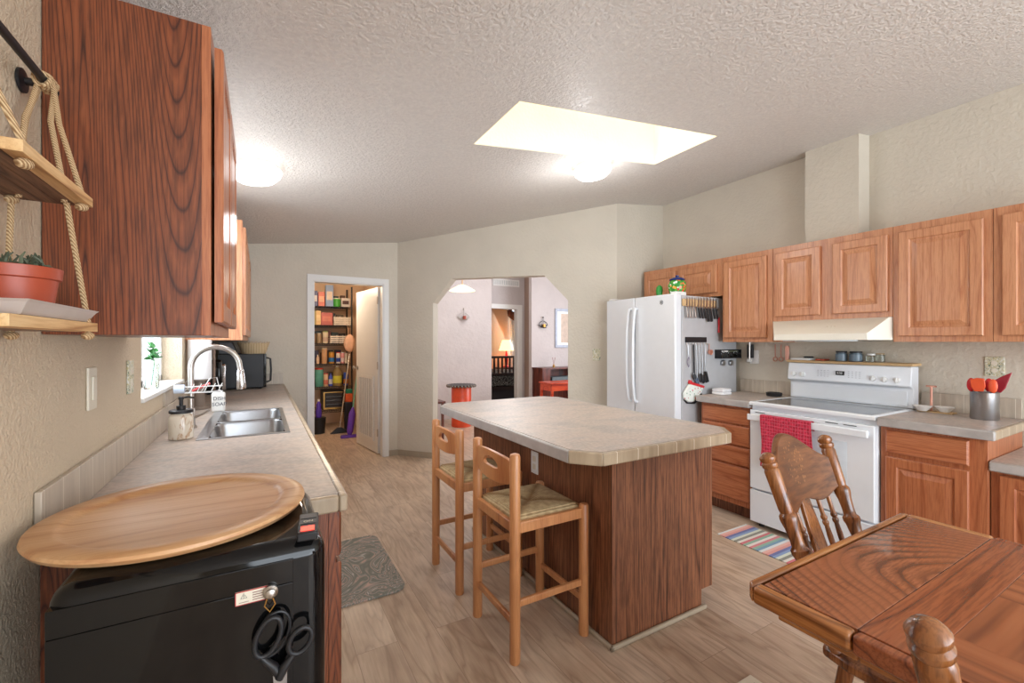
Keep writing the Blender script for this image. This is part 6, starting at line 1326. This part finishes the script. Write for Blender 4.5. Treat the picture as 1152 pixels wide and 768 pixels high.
# bookcase + diffuser
T = thing('bookcase', 'dark reddish bookcase against the mauve wall beyond the arch', 'bookcase', (4.4, 6.9, 0))
a = on_y(610.5, 414, 6.80); x0 = a.x; x1 = x0 + 0.95; zt = a.z
b = B().box(x0, x0 + 0.03, 6.80, YB - 0.01, 0.0, zt); b.box(x1 - 0.03, x1, 6.80, YB - 0.01, 0.0, zt); b.box(x0 + 0.03, x1 - 0.03, YB - 0.02, YB - 0.01, 0.0, zt - 0.03)
b.obj('case', M['mahog'], T, bevel=0.002)
B().box(x0 - 0.01, x1 + 0.01, 6.79, YB - 0.01, zt - 0.0295, zt + 0.0).obj('top', M['mahog'], T, bevel=0.002)
B().box(x0 + 0.0305, x0 + 0.18, 6.802, 6.82, 0.02, zt - 0.031).obj('door', M['mahog'], T, bevel=0.002)
for z_ in (0.05, zt - 0.36): B().box(x0 + 0.0305, x1 - 0.0305, 6.825, YB - 0.021, z_, z_ + 0.02).obj('shelf', M['mahog'], T)
B().box(x0 + 0.24, x0 + 0.8, 6.83, 7.08, zt - 0.339, zt - 0.18).obj('stereo', cm(90, 100, 104), label='grey box standing on the bookcase shelf beyond the arch', cat='box', bevel=0.006)
T = thing('reed_diffuser', 'small reed diffuser standing on the dark bookcase', 'diffuser', (x0 + 0.2, 6.95, zt + 0.0005))
dx_ = on_y(623, 400, 6.95).x
B().lathe([(0.022, 0), (0.024, 0.035), (0.010, 0.05), (0.010, 0.06)], (dx_, 6.95, zt + 0.0005), n=14).obj('bottle', M['brass'], T)
b = B()
for ax_, ay_ in ((-0.035, 0), (0.035, 0.01), (-0.015, 0.02), (0.02, -0.02)): b.rod((dx_, 6.95, zt + 0.05), (dx_ + ax_, 6.95 + ay_, zt + 0.19), 0.0025, 6)
b.obj('reed', cm(150, 90, 84), T)
T = thing('side_table', 'orange lacquered table in front of the dark bookcase', 'table', (4.5, 6.2, 0))
a = on_y(620.5, 431, 6.05); x0 = a.x; zt2 = a.z
B().box(x0, x0 + 0.7, 6.05, 6.45, zt2 - 0.025, zt2).obj('tabletop', M['orange_wood'], T, bevel=0.004)
B().box(x0 + 0.02, x0 + 0.68, 6.07, 6.43, zt2 - 0.14, zt2 - 0.0255).obj('apron', M['orange_wood'], T, bevel=0.003)
for x_ in (x0 + 0.02, x0 + 0.64):
    for y_ in (6.07, 6.39): B().box(x_, x_ + 0.04, y_, y_ + 0.04, 0.0, zt2 - 0.1405).obj('leg', M['orange_wood'], T, bevel=0.003)
# orange drum stool + scalloped cloth, left in the living room
a = on_y(519, 432, 6.6)
T = thing('drum_table', 'orange drum side table with dark scalloped top beyond the arch', 'side table', (a.x, 6.6, 0))
zt3 = a.z
B().lathe([(0, 0.001), (0.155, 0.001), (0.16, 0.02), (0.16, zt3 - 0.04), (0.15, zt3 - 0.025)], (a.x, 6.6, 0), n=40).obj('drum', cm(226, 82, 46, 0.35), T)
B().lathe([(0.02, zt3 - 0.0245), (0.22, zt3 - 0.024), (0.225, zt3 - 0.005), (0, zt3)], (a.x, 6.6, 0), n=40).obj('top', M['black_matte'], T)
b = B()
for k in range(26):
    an = 2 * PI * k / 26; b.ball((a.x + 0.228 * math.cos(an), 6.6 + 0.228 * math.sin(an), zt3 - 0.022), (0.02, 0.02, 0.022), 8)
b.obj('scalloped_trim', cm(120, 112, 104), T)
T = thing('wooden_chair', 'small brown wooden stool at the left foot of the arch', 'stool', (2.2, 5.4, 0))
a = on_y(490, 450.5, 5.75)
B().box(a.x - 0.24, a.x + 0.10, 5.62, 5.92, a.z - 0.03, a.z).obj('seat', M['mahog'], T, bevel=0.006)
for x_ in (a.x - 0.22, a.x + 0.05):
    for y_ in (5.64, 5.87): B().box(x_, x_ + 0.032, y_, y_ + 0.032, 0.0, a.z - 0.0305).obj('leg', M['mahog'], T, bevel=0.003)
# bedroom
T = thing('bed', 'dark slatted bed with patterned quilt seen through the far doorway', 'bed', (4.7, 9.4, 0))
a = on_y(554, 400.5, 8.55)
fx0, fx1 = a.x - 0.55, a.x + 1.1; zb = a.z
fb = B().box(fx0, fx1, 8.55, 8.60, zb - 0.05, zb); fb.box(fx0, fx1, 8.555, 8.595, 0.62, 0.68); fb.box(fx0, fx1, 8.56, 8.59, 0.30, 0.38)
for x_ in (fx0, fx1 - 0.06): fb.box(x_, x_ + 0.06, 8.55, 8.61, 0.0, zb - 0.0505)
for k in range(16): x_ = fx0 + 0.10 + k * 0.098; fb.box(x_, x_ + 0.035, 8.56, 8.585, 0.6805, zb - 0.0505)
fb.obj('footboard', plain('near black wood', c8(44, 28, 26), 0.4), T, bevel=0.002)
B().box(fx0 + 0.03, fx1 - 0.03, 8.61, 9.98, 0.30, 0.68).obj('mattress', M['quilt'], T, bevel=0.04, seg=3)
B().box(fx0 + 0.0, fx1, 8.50, 8.549, 0.40, 0.61).obj('quilt_fold', M['quilt'], T, bevel=0.01)
B().box(fx0 + 0.1, fx1 - 0.1, 8.61, 9.95, 0.05, 0.295).obj('bed_base', plain('dark bed base', c8(40, 34, 36), 0.6), T)
T = thing('nightstand', 'dark bedside table under the glowing lamp', 'nightstand', (4.5, 10.3, 0))
a = on_y(568, 388, 10.3)
B().box(a.x - 0.3, a.x + 0.3, 10.05, 10.40, 0.0, 0.70).obj('body', M['mahog'], T, bevel=0.005)
B().rings((a.x - 0.27, 10.0495, 0.35), (1, 0, 0), (0, 0, 1), (0, -1, 0), 0.54, 0.3, RD).obj('drawer', M['mahog'], T, flat=True)
T = thing('table_lamp', 'glowing bedside lamp with warm shade in the far bedroom', 'lamp', (a.x, 10.22, 0.7005))
B().lathe([(0.09, 0), (0.09, 0.02), (0.03, 0.05), (0.05, 0.2), (0.02, 0.42), (0.012, 0.52)], (a.x, 10.22, 0.7005), n=24).obj('base', M['red_silicone'], T)
B().lathe([(0.20, 0.44), (0.11, 0.72), (0.105, 0.72), (0.195, 0.44)], (a.x, 10.22, 0.7005), n=32).obj('shade', M['lamp_shade'], T)
area('daylight_bedroom_window', (6.0, 10.4, 1.6), (4.4, 8.6, 0.8), 1.0, 1.2, 14, (0.9, 0.95, 1.0))
point('light_bedside', (a.x, 10.25, 1.3), 9, (1.0, 0.62, 0.34), 0.1)
a = on_y(573, 364, 10.55)
struct('window_3', B().box(a.x + 0.1, a.x + 1.2, 10.56, 10.59, 0.9, 2.25), emit('bright bedroom window', (0.85, 0.93, 1.0, 1), 2.0))
def curt(i, j): return (a.x + 0.0 + 0.5 * i, 10.50 + 0.02 * math.sin(i * 40), 0.25 + 1.95 * j)
T = thing('curtain', 'white sheer curtain at the bedroom window', 'curtain', (a.x + 0.25, 10.5, 0.25))
B().grid(curt, 60, 4, (0, 0.004, 0)).obj('panel', plain('sheer white cloth', c8(226, 232, 240), 0.9), T)
B().rod((a.x - 0.1, 10.5, 2.22), (a.x + 1.4, 10.5, 2.22), 0.012, 8).obj('curtain_rod', M['black_matte'], T)
B().ball((a.x - 0.02, 10.47, 2.17), (0.09, 0.05, 0.10), 12).obj('tassel', cm(110, 60, 40), T)
def val(i, j): return (a.x - 0.1 + 0.9 * i, 10.46, 2.2 - (0.12 + 0.14 * abs(math.sin(i * 5))) * j)
B().grid(val, 20, 3, (0, 0.006, 0)).obj('valance', cm(120, 80, 60, 0.9), T)
